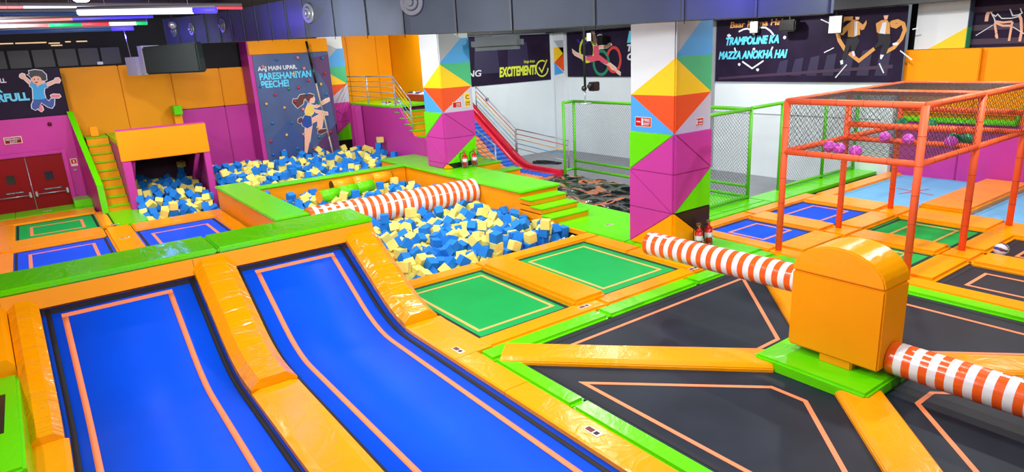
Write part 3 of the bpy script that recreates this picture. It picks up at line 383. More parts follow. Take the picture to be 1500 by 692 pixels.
 282,2448,30,93,-21,-25,-9, 499,1641,-8,46,33,-59,55, 634,1118,-11,4,12,67,71, 785,1235,-8,48,36,62,-49, 799,1437,-6,4,-80,48,31, 869,1114,-2,25,-47,44,70, 512,1784,2,27,87,33,-20, 657,1109,-14,32,-23,-23,88,
 817,1270,-7,42,-68,19,-56, 905,1582,-5,11,-31,88,-31, 542,1216,-7,32,89,11,28, 610,1534,-6,73,7,63,21, 639,1437,1,82,-4,52,-17, 890,1290,-2,82,46,-28,12, 599,1192,2,37,37,-36,-76, 730,1491,-8,76,-37,-17,-49,
 467,2484,13,0,0,-70,-70, 514,1992,8,38,22,-36,81, 555,1989,-6,52,47,-52,47, 573,2014,0,7,3,-32,-93, 737,2160,15,46,48,67,-29, 554,2148,18,16,-85,32,-37, 578,1987,-4,0,-35,-93,0, 840,2083,14,70,-3,70,3,
 1022,2375,41,6,-84,-28,-45, 647,2489,52,15,70,-67,-16, 1050,2291,35,23,-30,-92,0, 532,2400,55,51,8,-76,38, 571,2488,56,56,-42,-33,61, 632,2293,40,80,-23,-53,-9, 1039,2251,30,24,-19,93,-14, 547,2474,53,14,-1,0,98,
 910,2491,47,64,-26,-26,66, 965,2206,33,47,4,-47,73, 263,2426,21,24,51,2,81, 266,2467,34,26,85,-16,40, 518,1347,-42,67,47,-52,21, 585,1651,3,36,55,-68,27, 806,1802,10,68,16,68,-16, 862,1172,-19,14,47,7,86,
 633,1540,5,13,-57,80,5, 697,1747,5,21,-95,13,-16, 517,1697,12,52,-14,9,82, 584,1198,22,27,-20,72,60, 710,1424,2,78,24,-56,0, 830,1888,6,17,14,-63,73, 849,1645,9,55,74,1,-36, 898,1128,4,73,65,4,-17,
 906,1757,-1,31,21,-68,61, 937,1853,5,40,50,59,-47, 588,1715,5,87,-7,-46,-8, 599,1847,25,9,-37,-84,-37, 613,1285,-1,67,-53,42,-27, 716,1792,8,27,-38,-47,74, 827,1986,-2,30,53,42,-66, 671,1989,13,66,-24,-66,-24,
 510,2107,13,6,-91,37,-14, 732,2063,27,13,16,27,93, 1011,2109,11,3,46,-2,-88, 846,2248,41,26,69,62,24, 994,2390,52,47,33,44,68, 500,2305,51,13,88,-37,-25, 526,2356,48,28,31,-69,-57, 648,2238,39,82,-7,10,54,
 751,2378,39,21,-61,-73,-16, 775,2399,47,41,2,90,10, 906,2354,54,56,78,15,21, 369,2194,-4,26,-9,56,-77, 215,2362,4,65,-25,65,-25, 405,2423,20,36,-92,0,-1, 215,2340,15,30,63,30,64, 219,2514,24,53,46,-8,70,
 257,2268,16,7,-73,12,66, 280,2255,9,21,9,93,-26, 401,2262,16,24,63,-20,-69, 642,1203,-11,37,-46,49,-63, 791,1265,-10,31,-74,-1,-58, 887,1120,-13,67,50,-21,-49, 886,1385,-3,56,-42,56,42, 916,1664,1,86,-7,-47,12,
 710,1699,22,55,19,58,55, 779,1457,-3,33,-67,-20,-62, 592,1789,21,0,28,-94,-16, 541,1383,-3,8,77,60,-15, 672,1456,-3,0,-12,-98,0, 821,1751,7,35,51,62,-46, 851,1605,-4,55,-79,14,16, 901,1423,-6,34,-78,-46,-22,
 596,2035,-3,2,-79,-59,-11, 673,1988,-6,49,50,-49,50, 851,1982,-6,57,-57,-40,40, 966,2029,7,19,88,13,38, 570,2108,13,24,-50,64,-51, 991,2073,14,2,99,1,-2, 606,2223,27,55,-36,73,-12, 775,2142,17,39,-8,77,-49,
 832,2174,24,59,9,47,63, 1024,2001,-4,66,0,0,-74, 1032,2200,21,67,16,49,52, 581,2165,23,36,25,87,-19, 706,2260,51,17,22,65,70, 950,2443,44,26,78,-27,-48, 958,2490,47,29,-62,64,-32, 862,2409,43,44,80,-24,30,
 221,2476,-16,41,14,-85,-26, 308,2202,-1,51,49,-66,21, 221,2278,35,74,11,20,61, 220,2461,11,62,51,27,-51, 361,2242,-4,4,3,94,-32, 353,2539,22,10,-94,-27,-10, 918,1096,-30,10,-8,37,91, 757,1348,-8,62,-75,-8,-16,
 793,1783,8,11,85,49,2, 689,1360,-6,21,46,85,2, 939,1162,-8,45,88,0,0, 937,1338,-18,9,-24,-34,90, 606,1891,15,3,-3,-70,-70, 650,1332,-2,40,81,-40,5, 657,1552,15,19,68,47,-50, 750,1204,-5,62,34,-45,-53,
 768,1632,7,32,52,41,66, 817,1302,-7,34,-79,-18,45, 817,1446,-13,25,45,78,-33, 898,1516,-1,84,-49,11,13, 636,1492,7,91,-10,29,23, 669,1636,11,17,-38,7,-89, 712,1345,0,72,-2,-6,68, 692,1777,4,20,47,-15,-83,
 547,2038,4,43,85,-22,13, 897,2009,20,56,-64,-46,-23, 1053,2130,14,59,56,-46,34, 572,2390,49,23,48,-11,83, 687,2138,18,55,-35,0,74, 810,2392,42,1,-51,49,-69, 746,2487,53,69,69,-10,-10, 985,2361,51,51,52,-38,55,
 1057,2417,52,12,-16,-77,-59, 589,2354,45,65,-32,22,64, 693,2437,46,28,-57,76,0, 837,2396,48,91,2,-36,16, 864,2388,40,1,-20,87,-43, 594,2488,53,4,-82,3,56, 643,2451,45,31,39,-69,50, 216,2259,-9,74,4,65,4,
 362,2156,-24,51,-60,30,53, 217,2529,2,29,65,65,-22, 215,2543,17,91,40,-4,3, 271,2492,33,18,77,59,-1, 515,1168,-20,38,1,68,-62, 563,1815,21,1,-68,12,71, 637,1705,10,35,54,50,-57, 657,1479,-2,8,76,-9,62,
 695,1411,6,62,73,25,1, 590,1445,-5,90,18,-35,15, 613,1805,19,81,2,-49,30, 754,1572,11,43,15,75,46, 882,1685,11,9,68,16,69, 530,1628,9,23,-19,-94,-3, 756,1725,5,32,80,-46,-18, 531,1982,-4,32,62,30,-63,
 709,1987,-4,57,-41,-57,-41, 565,2080,-1,77,21,58,-8, 859,2024,12,96,0,0,-25, 878,1965,-1,0,-88,0,45, 884,2025,16,56,54,-44,-43, 991,2168,21,11,-2,12,-98, 799,2133,20,58,52,60,-1, 848,2129,16,16,34,-19,90,
 894,2127,22,42,57,-12,68, 571,1967,-6,0,-11,-98,0, 649,2286,33,50,21,-53,-63, 707,2077,19,15,-18,88,40, 837,2038,7,47,34,19,78, 917,2176,17,58,-16,-59,-52, 768,2363,28,29,34,5,88, 980,2466,42,36,91,3,-13,
 219,2328,1,9,19,87,-42, 296,2420,31,32,37,85,-11, 339,2375,33,18,54,21,78, 904,1135,-21,64,-41,-57,-28, 559,1834,10,69,1,-3,-71, 741,1225,-15,27,-54,-69,-37, 884,1260,-16,13,92,-34,9, 885,1866,8,57,37,60,-39,
 709,1153,-23,53,2,60,-58, 744,1128,-12,27,32,86,-25, 513,1813,9,30,78,37,-39, 635,1269,-7,32,74,-48,31, 782,1371,1,54,-5,-47,-68, 594,1169,-6,66,-31,62,25, 851,1670,-3,44,23,24,-82, 913,1556,-8,25,-43,-22,83,
 610,1662,4,0,13,98,0, 688,1142,-18,7,62,-57,-51, 915,1969,-1,62,-44,-51,-36, 493,2006,-6,95,0,0,-29, 758,2079,14,0,-98,11,0, 882,2140,17,37,65,22,-61, 632,2052,19,27,94,15,1, 1015,2177,14,13,41,-1,-89,
 1010,2262,32,19,-15,-51,81, 1038,2057,14,70,-2,-70,-2, 644,2111,25,21,4,28,-93, 791,2069,21,80,29,43,-28, 1018,2135,10,51,-12,-78,32, 669,2231,36,12,-81,-49,26, 915,2464,40,34,2,71,-60, 979,2185,32,14,-96,-15,-12,
 1003,2230,35,58,6,77,-23, 969,2331,43,77,50,3,37, 642,2147,34,66,-65,31,-15, 764,2165,17,91,21,13,-29, 820,2369,51,21,92,14,26, 974,2248,39,25,-35,85,27, 236,2173,-8,19,96,-9,-15, 270,2196,-12,0,45,88,0,
 403,2082,-27,53,-46,-43,-55, 217,2553,-4,64,-22,-70,20, 315,2226,5,43,84,-27,12, 354,2431,28,23,85,26,-37, 513,1561,-31,34,65,59,-31, 509,1642,-28,64,-50,49,29, 560,1176,-4,42,56,-42,56, 548,1408,-14,41,-4,-81,-39,
 592,1733,2,68,-41,-25,54, 645,1225,-15,49,-46,-70,21, 817,1489,-5,46,0,0,-88, 818,1701,6,27,-60,62,41, 940,1206,-28,49,50,-49,50, 512,1510,-30,27,-61,71,16, 564,1743,-3,48,-76,-30,-31, 796,1108,-13,73,55,0,-38,
 810,1863,6,7,-12,-13,97, 826,1092,-17,85,20,-45,-12, 825,1529,-7,29,-89,27,16, 882,1222,-10,68,26,61,-29, 865,1765,-1,40,-22,-77,-43, 773,1678,6,37,78,41,26, 895,1360,-6,0,63,13,75, 910,1449,-16,64,-17,-56,48,
 920,1517,4,3,-14,18,-96, 680,1728,4,5,83,49,-23, 850,1577,3,45,-5,85,-22, 933,1887,-7,38,-5,59,-70, 607,1474,-3,50,-13,-30,79, 669,1430,-1,49,59,-39,50, 679,1613,11,18,-95,-22,-2, 678,1520,-6,65,14,-12,-72,
 552,2016,-6,0,3,-99,0, 936,1973,-5,42,56,-42,56, 1057,2006,-6,54,0,0,83, 519,2131,11,50,-49,50,49, 515,2182,24,75,4,63,15, 855,2055,13,27,-65,27,65, 963,2121,17,23,68,28,-62, 463,2326,14,18,6,91,35,
 662,2019,14,51,-48,-51,-48, 714,2182,17,40,-14,89,10, 1006,2003,-5,70,-4,-70,-4, 637,2031,26,63,44,-59,-19, 901,2221,50,8,-12,65,-73, 917,1991,14,86,47,-13,-5, 961,2291,30,46,48,-67,-32, 536,2321,38,32,63,33,-61,
 793,2280,43,4,-82,-7,-54, 550,2347,36,92,36,-6,9, 899,2280,43,15,-38,43,79, 954,2383,51,77,-13,-55,27, 792,2413,39,42,-79,35,-24, 1005,2447,55,52,-77,-34,11, 1004,2198,21,51,2,-83,15, 503,2415,53,36,91,14,4,
 562,2204,35,57,49,-60,-24, 645,2206,35,52,12,-37,75, 851,2430,48,47,-23,28,-79, 985,2143,17,50,50,46,-52, 222,2144,-27,58,35,-50,51, 284,2071,6,33,17,-90,-18, 287,2214,-4,53,62,56,8, 240,2581,31,60,0,79,0,
 234,2320,31,13,-80,55,-11, 517,1842,-29,67,15,-64,30, 727,1134,-24,3,-58,-55,-58, 697,1597,-1,15,8,-31,-92, 800,1889,1,35,34,60,-61, 855,1324,-18,57,75,13,-26, 646,1095,-25,33,87,-17,-28, 647,1373,7,80,10,-41,40,
 674,1103,-30,56,54,10,61, 784,1390,-12,20,39,-64,61, 822,1824,-1,16,-49,-50,68, 871,1368,-19,30,43,-75,-38, 896,1616,5,27,-73,-40,46, 514,1450,3,5,-8,94,30, 563,1206,13,77,31,-40,35, 565,1444,-16,38,53,69,28,
 524,1501,6,85,12,48,-10, 605,1382,-13,91,-26,29,8, 583,1410,-5,1,-51,45,-72, 586,1507,0,71,0,-68,11, 580,1575,4,69,-52,10,47, 617,1778,13,27,52,15,79, 716,1406,-14,34,14,-14,91, 722,1609,6,28,13,63,-70,
 792,1472,-10,82,43,6,35, 835,1621,10,15,-26,76,56, 854,1277,-20,42,30,-83,-19, 856,1888,11,4,-5,-77,-62, 861,1232,-8,38,-15,10,-89, 877,1705,-5,26,42,-40,-76, 607,1614,-8,21,-88,-4,40, 589,1679,-1,27,-91,18,-24,
 625,1733,6,26,20,93,11, 768,1279,-10,28,30,11,89, 747,1679,7,37,-50,-16,75, 812,1462,-1,26,-7,-41,-86, 773,1823,8,32,29,-89,7, 790,1165,-1,46,84,14,-21, 540,1654,3,51,-72,41,14, 583,1215,2,37,58,-1,-71,
 593,1552,11,76,5,-38,-51, 711,1098,-24,35,51,49,-60, 855,2025,-6,7,7,-70,-70, 611,1968,-6,66,24,66,-24, 780,1987,10,71,-39,-52,21, 826,2060,11,47,47,-52,-52, 1058,2156,9,43,-30,48,69, 544,2124,12,14,-56,-16,-79,
 625,2202,16,58,-36,-60,39, 820,2207,34,45,42,62,46, 820,2233,34,66,-24,66,24, 873,1989,7,64,-62,-26,-35, 621,2123,14,11,-11,-69,70, 637,2149,15,8,40,-90,-8, 605,2200,20,35,51,65,-41, 723,2251,37,46,-29,-12,-82,
 815,2080,11,55,52,56,-31, 952,2048,0,51,-17,-17,81, 683,2257,35,35,35,60,60, 706,2360,40,38,80,39,-21, 486,2350,50,78,-32,-21,47, 797,2178,19,27,-59,20,72, 802,2461,47,54,16,-23,78, 1032,2269,27,11,-2,-82,-54,
 591,2275,37,7,44,87,-13, 661,2344,44,41,70,-53,21, 770,2254,31,29,60,-58,-45, 539,2285,40,90,-16,-8,38, 706,2324,46,26,82,-5,-48, 244,2088,-25,57,-31,-25,-71, 217,2412,-8,18,-96,2,-13, 219,2579,-9,17,0,-98,0,
 402,2210,4,71,17,-62,-25, 322,2143,-5,10,-10,69,-69, 349,2183,-10,20,-77,-19,-56, 236,2268,14,1,-97,14,-15, 220,2387,11,16,-75,8,63, 343,2285,19,64,10,72,18, 361,2371,24,32,-25,84,-32, 287,2293,4,57,25,41,-65,
 375,2569,13,0,-95,28,0, 236,2450,28,25,-53,-63,-49, 310,2316,23,12,30,-88,33, 341,2330,17,25,-63,62,-36, 374,2490,16,44,56,4,68, 316,2521,22,21,-14,94,-18, 240,2478,33,82,39,14,36, 272,2233,7,18,89,-24,-31,
 255,2562,33,46,-37,-55,57, 521,1531,-40,41,-41,57,-57, 736,1115,-46,50,50,49,49, 920,1126,-45,58,39,58,-39, 915,1156,-39,66,-55,48,11, 672,1217,-22,32,-42,83,-9, 937,1655,-14,60,-37,60,37, 583,1529,-6,0,-41,-90,0,
 582,1768,0,34,-25,50,-74, 629,1390,-3,37,-59,37,59, 779,1498,-5,4,4,-70,-70, 867,1120,-27,36,-16,-66,-62, 535,1459,2,66,17,39,-60, 518,1760,-8,10,-43,45,-76, 556,1466,-3,46,-53,46,53, 586,1804,6,51,-40,36,66,
 678,1540,-2,97,8,-17,-1, 798,1671,4,5,-90,30,28, 794,1129,-29,49,-10,-35,-78, 871,1101,-43,8,-14,98,5, 867,1250,-13,29,-29,45,-78, 888,1535,-13,25,-59,75,3, 922,1369,-12,90,-22,-18,-31, 906,1610,-14,32,77,5,-54,
 925,1806,-7,69,42,53,22, 598,1119,-31,13,10,-46,-86, 737,1099,-6,95,-9,11,25, 743,1372,-14,4,-67,65,-31, 759,1597,3,84,20,42,22, 834,1550,1,44,5,52,-72, 935,1140,-8,38,-23,46,76, 646,1411,7,31,91,-3,24,
 641,1794,4,58,-41,-13,68, 668,1159,-6,31,-1,51,79, 687,1192,-4,16,55,-62,51, 773,1741,-1,85,-34,-16,-34, 831,1728,12,93,-15,-29,6, 828,1782,-3,52,16,45,-69, 856,1134,-8,24,30,-90,-16, 939,1457,-10,20,-67,-20,67,
 937,1728,-5,13,-46,83,25, 561,1887,4,5,-33,-73,-58, 580,1832,11,6,6,73,66, 727,1818,6,43,-26,-78,35, 473,2049,-1,4,-12,-94,28, 624,2073,15,69,12,-69,12, 741,2119,2,4,-78,-48,37, 1037,2055,-5,1,-70,-1,-70,
 524,2046,11,45,84,-25,1, 671,2275,33,3,-70,-3,-70, 785,2376,23,40,46,2,78, 819,2126,12,22,22,66,67, 844,2229,35,70,-3,-70,-4, 601,2445,43,5,13,-34,92, 776,2304,33,51,-39,-16,-73, 886,2067,11,2,24,14,95,
 900,2108,8,9,-29,47,-82, 949,2142,24,80,-41,-36,-19, 478,2448,57,6,-47,-43,76, 686,2214,38,24,36,29,-84, 658,2328,30,23,57,38,67, 1037,2406,45,55,-78,19,18, 651,2399,38,22,-88,-2,40, 831,2413,40,51,7,37,76,
 651,2424,36,17,60,-56,-53, 677,2415,43,28,-92,16,15, 830,2444,36,69,10,65,26, 483,2388,35,77,31,-4,-54, 503,2463,51,59,-64,41,25, 627,2383,44,4,63,73,-24, 753,2317,26,83,45,-25,14, 909,2300,40,5,-42,-39,80,
 268,2081,-29,17,17,-68,-68, 388,2130,-22,29,-67,-57,-34, 258,2175,-23,66,-71,-5,-20, 402,2399,13,70,-4,-67,-19, 283,2116,-5,65,-7,73,-13, 380,2418,12,73,41,0,-53, 270,2303,32,69,64,-20,-22, 289,2532,22,71,-38,-3,-58,
 384,2276,2,42,-88,17,5, 376,2436,15,83,-42,-31,-11, 232,2493,25,84,38,16,31, 313,2576,20,66,-44,22,-54, 349,2357,16,27,-12,-18,93, 384,2519,15,45,-42,-34,70, 270,2367,28,68,-58,-38,-19, 602,1095,-46,22,22,67,67,
 899,1129,-44,41,-41,-56,56, 508,1425,-23,78,0,0,-61, 520,1450,-30,83,-36,-32,-23, 513,1584,-23,10,62,-75,-15, 716,1553,-15,61,55,-42,-36, 806,1115,-42,55,31,-24,72, 810,1799,-12,70,-6,70,6, 848,1302,-16,69,16,69,-4,
 885,1387,-23,70,-4,-70,-4, 554,1110,-33,98,13,7,9, 612,1503,-9,30,-29,53,73, 628,1889,9,5,70,-2,-70, 650,1106,-39,90,39,-1,-11, 695,1237,-8,69,-9,-69,-9, 713,1529,-19,69,-69,-10,10, 692,1641,6,14,0,0,-98,
 769,1467,-21,82,6,-1,55, 807,1098,-31,8,-62,-48,60, 823,1422,-13,46,-10,84,23, 817,1540,-24,53,65,-43,30, 837,1226,-20,47,-6,-85,-17, 898,1495,-10,68,-40,-23,-56, 522,1340,-24,42,22,-8,87, 514,1387,-10,51,-68,22,-46,
 559,1856,13,20,50,66,-51, 607,1575,5,1,62,-77,-2, 672,1240,-15,44,49,-43,-60, 682,1480,-11,37,-14,-16,90, 768,1535,-17,11,-52,7,-83, 768,1791,4,67,-19,67,19, 776,1886,8,30,-36,63,-61, 843,1115,-26,35,17,-89,17,
 821,1256,-22,59,39,-65,-25, 893,1471,-22,16,-44,71,51, 525,1638,-10,35,13,-69,60, 520,1690,-6,80,-16,3,56, 568,1142,-15,47,66,56,-13, 555,1424,-4,25,-79,-49,-22, 644,1668,15,82,-26,26,41, 672,1801,5,41,74,24,-46,
 732,1582,-12,94,0,0,30, 830,1801,-11,27,94,15,4, 875,1145,-13,39,-81,-24,34, 876,1490,-8,2,-23,-3,-96, 874,1737,-3,69,46,-30,46, 903,1246,-13,25,14,-88,34, 937,1549,-3,63,30,69,14, 564,1509,-5,45,54,-46,53,
 557,1792,9,56,34,-50,55, 597,1143,-24,55,59,-35,-45, 580,1210,-16,61,-32,71,-7, 579,1270,3,63,-73,-13,-20, 605,1351,-11,1,-48,12,86, 585,1489,2,43,-48,-49,56, 628,1629,5,71,-24,-52,38, 661,1707,10,4,0,0,-99,
 759,1122,-2,38,42,-8,81, 790,1759,-7,73,45,29,39, 742,1858,4,34,28,-79,-41, 856,1451,-6,4,-56,-81,8, 518,1479,1,53,-68,-47,-15, 543,1316,1,13,-60,-13,76, 616,1182,-7,15,27,-30,89, 602,1258,0,49,13,-49,69,
 724,1678,8,38,-38,77,-31, 551,2061,-2,60,-55,-35,44, 595,1979,-4,32,0,0,94, 588,2125,-5,69,-12,-69,-12, 702,2019,-5,63,30,63,-30, 773,1972,-2,33,-69,-4,62, 888,2022,-5,0,74,-66,0, 942,2022,-4,38,-38,59,-59,
 478,2070,8,65,36,-32,57, 484,2198,15,69,14,-69,14, 475,2255,-6,41,41,57,57, 620,2093,14,7,-70,-7,-70, 663,2054,15,0,-98,13,0, 664,2160,17,0,-97,-19,0, 691,2164,11,87,-4,46,10, 813,2002,5,15,-46,84,22,
 483,2166,16,57,40,57,-40, 524,2159,27,76,-6,-51,36, 758,2131,13,37,-84,32,16, 878,2046,13,53,-49,51,45, 945,2173,22,27,-7,-94,13, 1020,2240,18,80,20,53,13, 670,2485,38,6,93,22,24, 719,2056,8,79,45,21,-32,
 733,2077,11,49,57,63,7, 918,2024,22,74,65,10,0, 958,2004,0,76,-33,32,44, 946,2104,14,70,70,0,0, 799,2205,17,65,-12,65,35, 933,2315,42,34,83,40,-13, 975,2408,44,4,-22,54,-80, 559,2277,31,36,0,85,-35,
 577,2301,37,24,61,72,17, 687,2313,43,47,57,63,-20, 832,2286,42,47,21,-38,-75, 877,2432,39,18,-14,-96,4, 918,2252,46,35,22,45,-78, 609,2319,35,63,-60,-20,43, 728,2374,38,29,2,91,28, 762,2445,46,76,28,34,-45,
 993,2318,36,47,86,15,1, 664,2191,32,10,-33,36,86, 678,2358,56,60,62,21,43, 673,2463,39,82,49,26,1, 862,2338,46,6,61,-15,-76, 889,2400,41,38,-15,-40,-81, 220,2539,-26,29,-68,35,55, 315,2125,-27,67,20,67,-20,
 397,2167,-5,45,-43,57,52, 278,2108,-23,64,43,-46,-41, 297,2146,-7,9,21,96,7, 261,2293,11,43,41,-58,-54, 312,2297,8,50,-49,50,49, 268,2336,22,56,-28,73,-25, 315,2278,21,20,10,40,-88, 238,2296,20,46,-23,64,55,
 312,2438,31,68,31,64,-10,
]
# ================================================================ SETTING
struct(bx('floor', -4, 26, -6, 30, -.7, -.6, GREYF))
struct(bx('ceiling', -4, 26, -6, 30, 5.7, 5.8, CEIL))
struct(bx('wall_left', -3.2, -3.0, -6, 30, -.6, 5.7, MG))
struct(bx('wall_front', -4, 26, -6.2, -6, -.6, 5.7, CEIL))
wb = struct(bx('wall_back', -3, 9.7, 26.2, 26.4, -.6, 5.7, CEIL))
we = struct(bx('wall_exit', -3, 1.08, 25.0, 25.2, -.6, 2.78, MG))
struct(bx('wall_exit_top', -3, 1.08, 25.02, 25.2, 2.78, 4.22, CEIL))
def panels(parent, edges, z0, z1, ax, c, m, t=.1, nm='wall_panel'):
    for a, b in zip(edges, edges[1:]):
        if ax == 'Y': bx(nm, a+.006, b-.006, c-t, c, z0+.005, z1-.005, m, parent, .02)
        else: bx(nm, c-t, c, b+.006, a-.006, z0+.005, z1-.005, m, parent, .02)
panels(wb, [1.1, 2.75, 4.3], -.1, 4.2, 'Y', 26.1, ORM)
panels(wb, [4.3, 5.9, 7.3], 2.58, 3.93, 'Y', 26.1, ORM)
panels(wb, [4.3, 5.9, 7.3], -.3, 2.57, 'Y', 26.1, MG)
# dark boarded band above the exit banner with slivers of warm light
db = struct(bx('wall_shutter', -3, 4.6, 26.12, 26.19, 4.2, 5.6, CEIL))
for i in range(9): bx('board', -2.6+i*.62, -2.05+i*.62, 26.05, 26.12, 4.25, 4.78, mat('dark_board', (22, 22, 26), .5), db, .01)
for (a, b, z) in ((-1, -.45, 5.0), (-.4, .1, 5.0), (.15, .95, 5.0), (1.0, 1.3, 4.97), (1.45, 1.6, 5.0), (1.75, 2.05, 5.0), (1.05, 1.35, 4.9)):
    bx('light_gap', a, b, 26.02, 26.05, z-.02, z+.015, mat('warm_light', (232, 190, 140), .5, emit=.7), db)
# right white wall, its grey return and the short wall behind the slide
wr = struct(bx('wall_right', 19.85, 20.05, 8.9, 23.6, -.6, 5.7, WHITE))
wq = struct(bx('wall_back_right', 13.38, 20.05, 23.6, 23.8, -.6, 5.7, WHITE))
struct(bx('wall_far_right', 21.0, 21.2, -6, 9.2, -.6, 5.7, CEIL))
struct(bx('trim_1', 19.2, 19.84, -6, 23.58, 4.62, 5.2, mat('soffit_grey', (58, 62, 68), .6)))
struct(bx('trim_2', 12.95, 19.2, 23.0, 23.58, 4.66, 5.2, mat('soffit_grey', (58, 62, 68), .6)))
bx('conduit', 19.78, 19.85, 15.0, 15.12, -.5, 4.6, GREYP, wr); bx('switch_box', 19.78, 19.85, 15.7, 15.86, 1.9, 2.1, GREYP, wr)
bx('skirting_panel', 19.83, 19.85, 9.2, 16.9, 1.5, 1.515, GREYP, wr)
# right magenta wall
wm = struct(bx('wall_magenta', 20.12, 20.4, -6, 8.86, -.6, 3.42, ORM))
panels(wm, [8.86, 7.2, 5.6, 4.7, 3.1, 1.5, -.1, -2], -.1, 1.5, 'X', 20.12, MG)
panels(wm, [8.86, 7.0, 5.0, 3.0, 1.0, -2], 1.72, 2.55, 'X', 20.12, ORM)
panels(wm, [8.72, 6.95], 2.56, 3.42, 'X', 20.12, ORM, .16)
panels(wm, [6.85, 5.45, 3.9, 2, 0, -2], 2.56, 3.42, 'X', 20.12, ORM)
bx('green_cap', 19.95, 20.12, 5.95, 8.86, 1.5, 1.62, GRC, wm, .03); bx('green_cap', 19.95, 20.12, -2, 5.95, 1.74, 1.86, GRC, wm, .03)
tb('green_edge_tube', (19.93, 8.8, 1.52), (19.93, 5.95, 1.52), .035, GP, wm); tb('green_edge_tube', (19.93, 5.95, 1.52), (19.93, 5.95, 1.9), .035, GP, wm); tb('green_edge_tube', (19.93, 5.95, 1.9), (19.93, 0, 1.9), .035, GP, wm)
# exit doors
for i, (a, b) in enumerate(((-1.3, -.345), (-.325, .62))):
    d = struct(bx('door_%d' % (i+1), a, b, 24.93, 24.98, -.55, 1.63, RED, None, .008))
    c = (a+b)/2
    bx('vision_panel', c-.09, c+.13, 24.915, 24.935, .86, 1.13, mat('dark_glass', (26, 38, 34), .15), d)
    bx('vision_frame', c-.11, c-.09, 24.91, 24.935, .84, 1.15, RED, d); bx('vision_frame', c+.13, c+.15, 24.91, 24.935, .84, 1.15, RED, d)
    pb = tb('push_bar', (a+.08, 24.86, .47), (b-.08, 24.86, .47), .018, STEEL, d)
    bx('bar_bracket', a+.04, a+.10, 24.84, 24.94, .40, .56, STEEL, pb, .01); bx('bar_bracket', b-.10, b-.04, 24.84, 24.94, .40, .56, STEEL, pb, .01)
    pl = bx('push_plate', c-.22, c+.3, 24.922, 24.932, .56, .62, mat('dark_label', (14, 30, 22), .4), d)
    text('PUSH BAR TO OPEN', (c-.17, 24.921, .575), .03, .42, 'Y', pm('print_white'), pl)
st = tb('meeting_stile', (-.335, 24.91, -.5), (-.335, 24.91, 1.62), .012, STEEL, we)
bx('door_frame', .62, .74, 24.86, 25.0, -.5, 1.76, MG, we, .02); bx('door_frame', -3, .62, 24.86, 25.0, 1.64, 1.76, MG, we, .02)
s = thing('emergency_exit_sign', 'red and cream EMERGENCY EXIT sign on the magenta wall above the red doors', 'sign', (-.4, 24.97, 2.2))
bx('sign_plate', -.72, -.28, 24.965, 24.995, 2.06, 2.27, mat('cream_edge', (232, 220, 180), .5), s, .005); bx('sign_face', -.70, -.30, 24.96, 24.966, 2.08, 2.25, RED, s)
text('EMERGENCY', (-.68, 24.958, 2.17), .06, .36, 'Y', pm('print_white'), s); text('EXIT', (-.58, 24.958, 2.09), .06, .18, 'Y', pm('print_white'), s)
s = thing('alarm_sounder', 'dark red round alarm sounder high on the magenta wall beside the stairs', 'alarm', (.5, 24.98, 2.52))
tb('sounder_base', (.5, 25.0, 2.55), (.5, 24.93, 2.55), .06, RED, s, 16); sphere('sounder_dome', (.5, 24.92, 2.55), .045, mat('dark_red', (70, 8, 12), .3), s, 2)
s = thing('call_point', 'small red and cream fire call point sign beside the right exit door', 'sign', (.66, 24.98, 1.5))
bx('sign_plate', .80, .98, 24.98, 25, 1.18, 1.42, mat('cream_edge', (232, 220, 180), .5), s, .005); bx('red_square', .82, .96, 24.972, 24.981, 1.26, 1.40, REDX, s); bx('pictogram', .87, .91, 24.966, 24.973, 1.29, 1.37, pm('print_white'), s)
bx('call_box', .84, .92, 24.95, 25, 1.03, 1.09, GREYP, s, .005)
# ---------------------------------------------------------------- banners
def banner(label, ax, c, a0, a1, z0, z1):
    if ax == 'Y': o = bx('wall_banner', a0, a1, c, c+.02, z0, z1, PRINT)
    else: o = bx('wall_banner', c, c+.02, a0, a1, z0, z1, PRINT)
    return tag(o, label, 'banner')
b = banner('dark exit-wall banner with a leaping cartoon boy in a blue shirt', 'Y', 24.98, -3, 1.05, 2.8, 4.2)
art('boy', b, 'Y', 24.98, 'jumping_boy', .022)
text('ERFULL', (-.76, 24.975, 3.30), .24, .92, 'Y', pm('cyan_print'), b, 0, .05); text('R', (-.62, 24.975, 3.58), .22, .18, 'Y', pm('cyan_print'), b, 0, .05); text('ULL', (-.55, 24.975, 3.85), .13, .25, 'Y', pm('print_white'), b, 0, .05)
b = banner('dark banner reading EXCITEMENT on the short white wall behind the slide', 'Y', 23.57, 13.4, 19.4, 2.62, 4.6)
for i, (a, c_) in enumerate(((13.6, 14.9), (15.3, 16.6), (17.0, 18.2))): pr('arch_print', [(a, 3.1), (a+.1, 4.3), (c_-.1, 4.3), (c_, 3.1)], 23.566, 23.569, mat('arch_purple', (40, 34, 68), .5), b, 'Y')
text('JUMPING', (13.7, 23.56, 2.93), .34, 1.95, 'Y', pm('print_white'), b, .15, .02)
text('EXCITEMENT!', (16.56, 23.56, 2.9), .42, 2.0, 'Y', pm('lime_print'), b, .15, .045); text('leap into', (17.9, 23.56, 3.38), .17, .6, 'Y', pm('lime_print'), b, .15, .01)
bm = bmesh.new(); strip(bm, [(18.9+.34*math.cos(math.radians(a)), 3.14+.34*math.sin(math.radians(a))) for a in range(60, 361, 20)], .06, 23.56, 23.566, False, 'Y'); strip(bm, [(18.72, 3.2), (18.88, 2.98), (19.2, 3.5)], .06, 23.56, 23.566, False, 'Y'); link('tick_print', bm, pm('lime_print'), b)
b = banner('dark banner with a leaping gymnast over coloured rings, left of the near column', 'X', 19.78, 15.2, 22.85, 2.72, 4.6)
art('gym', b, 'X', 19.775, 'gymnast', .03)
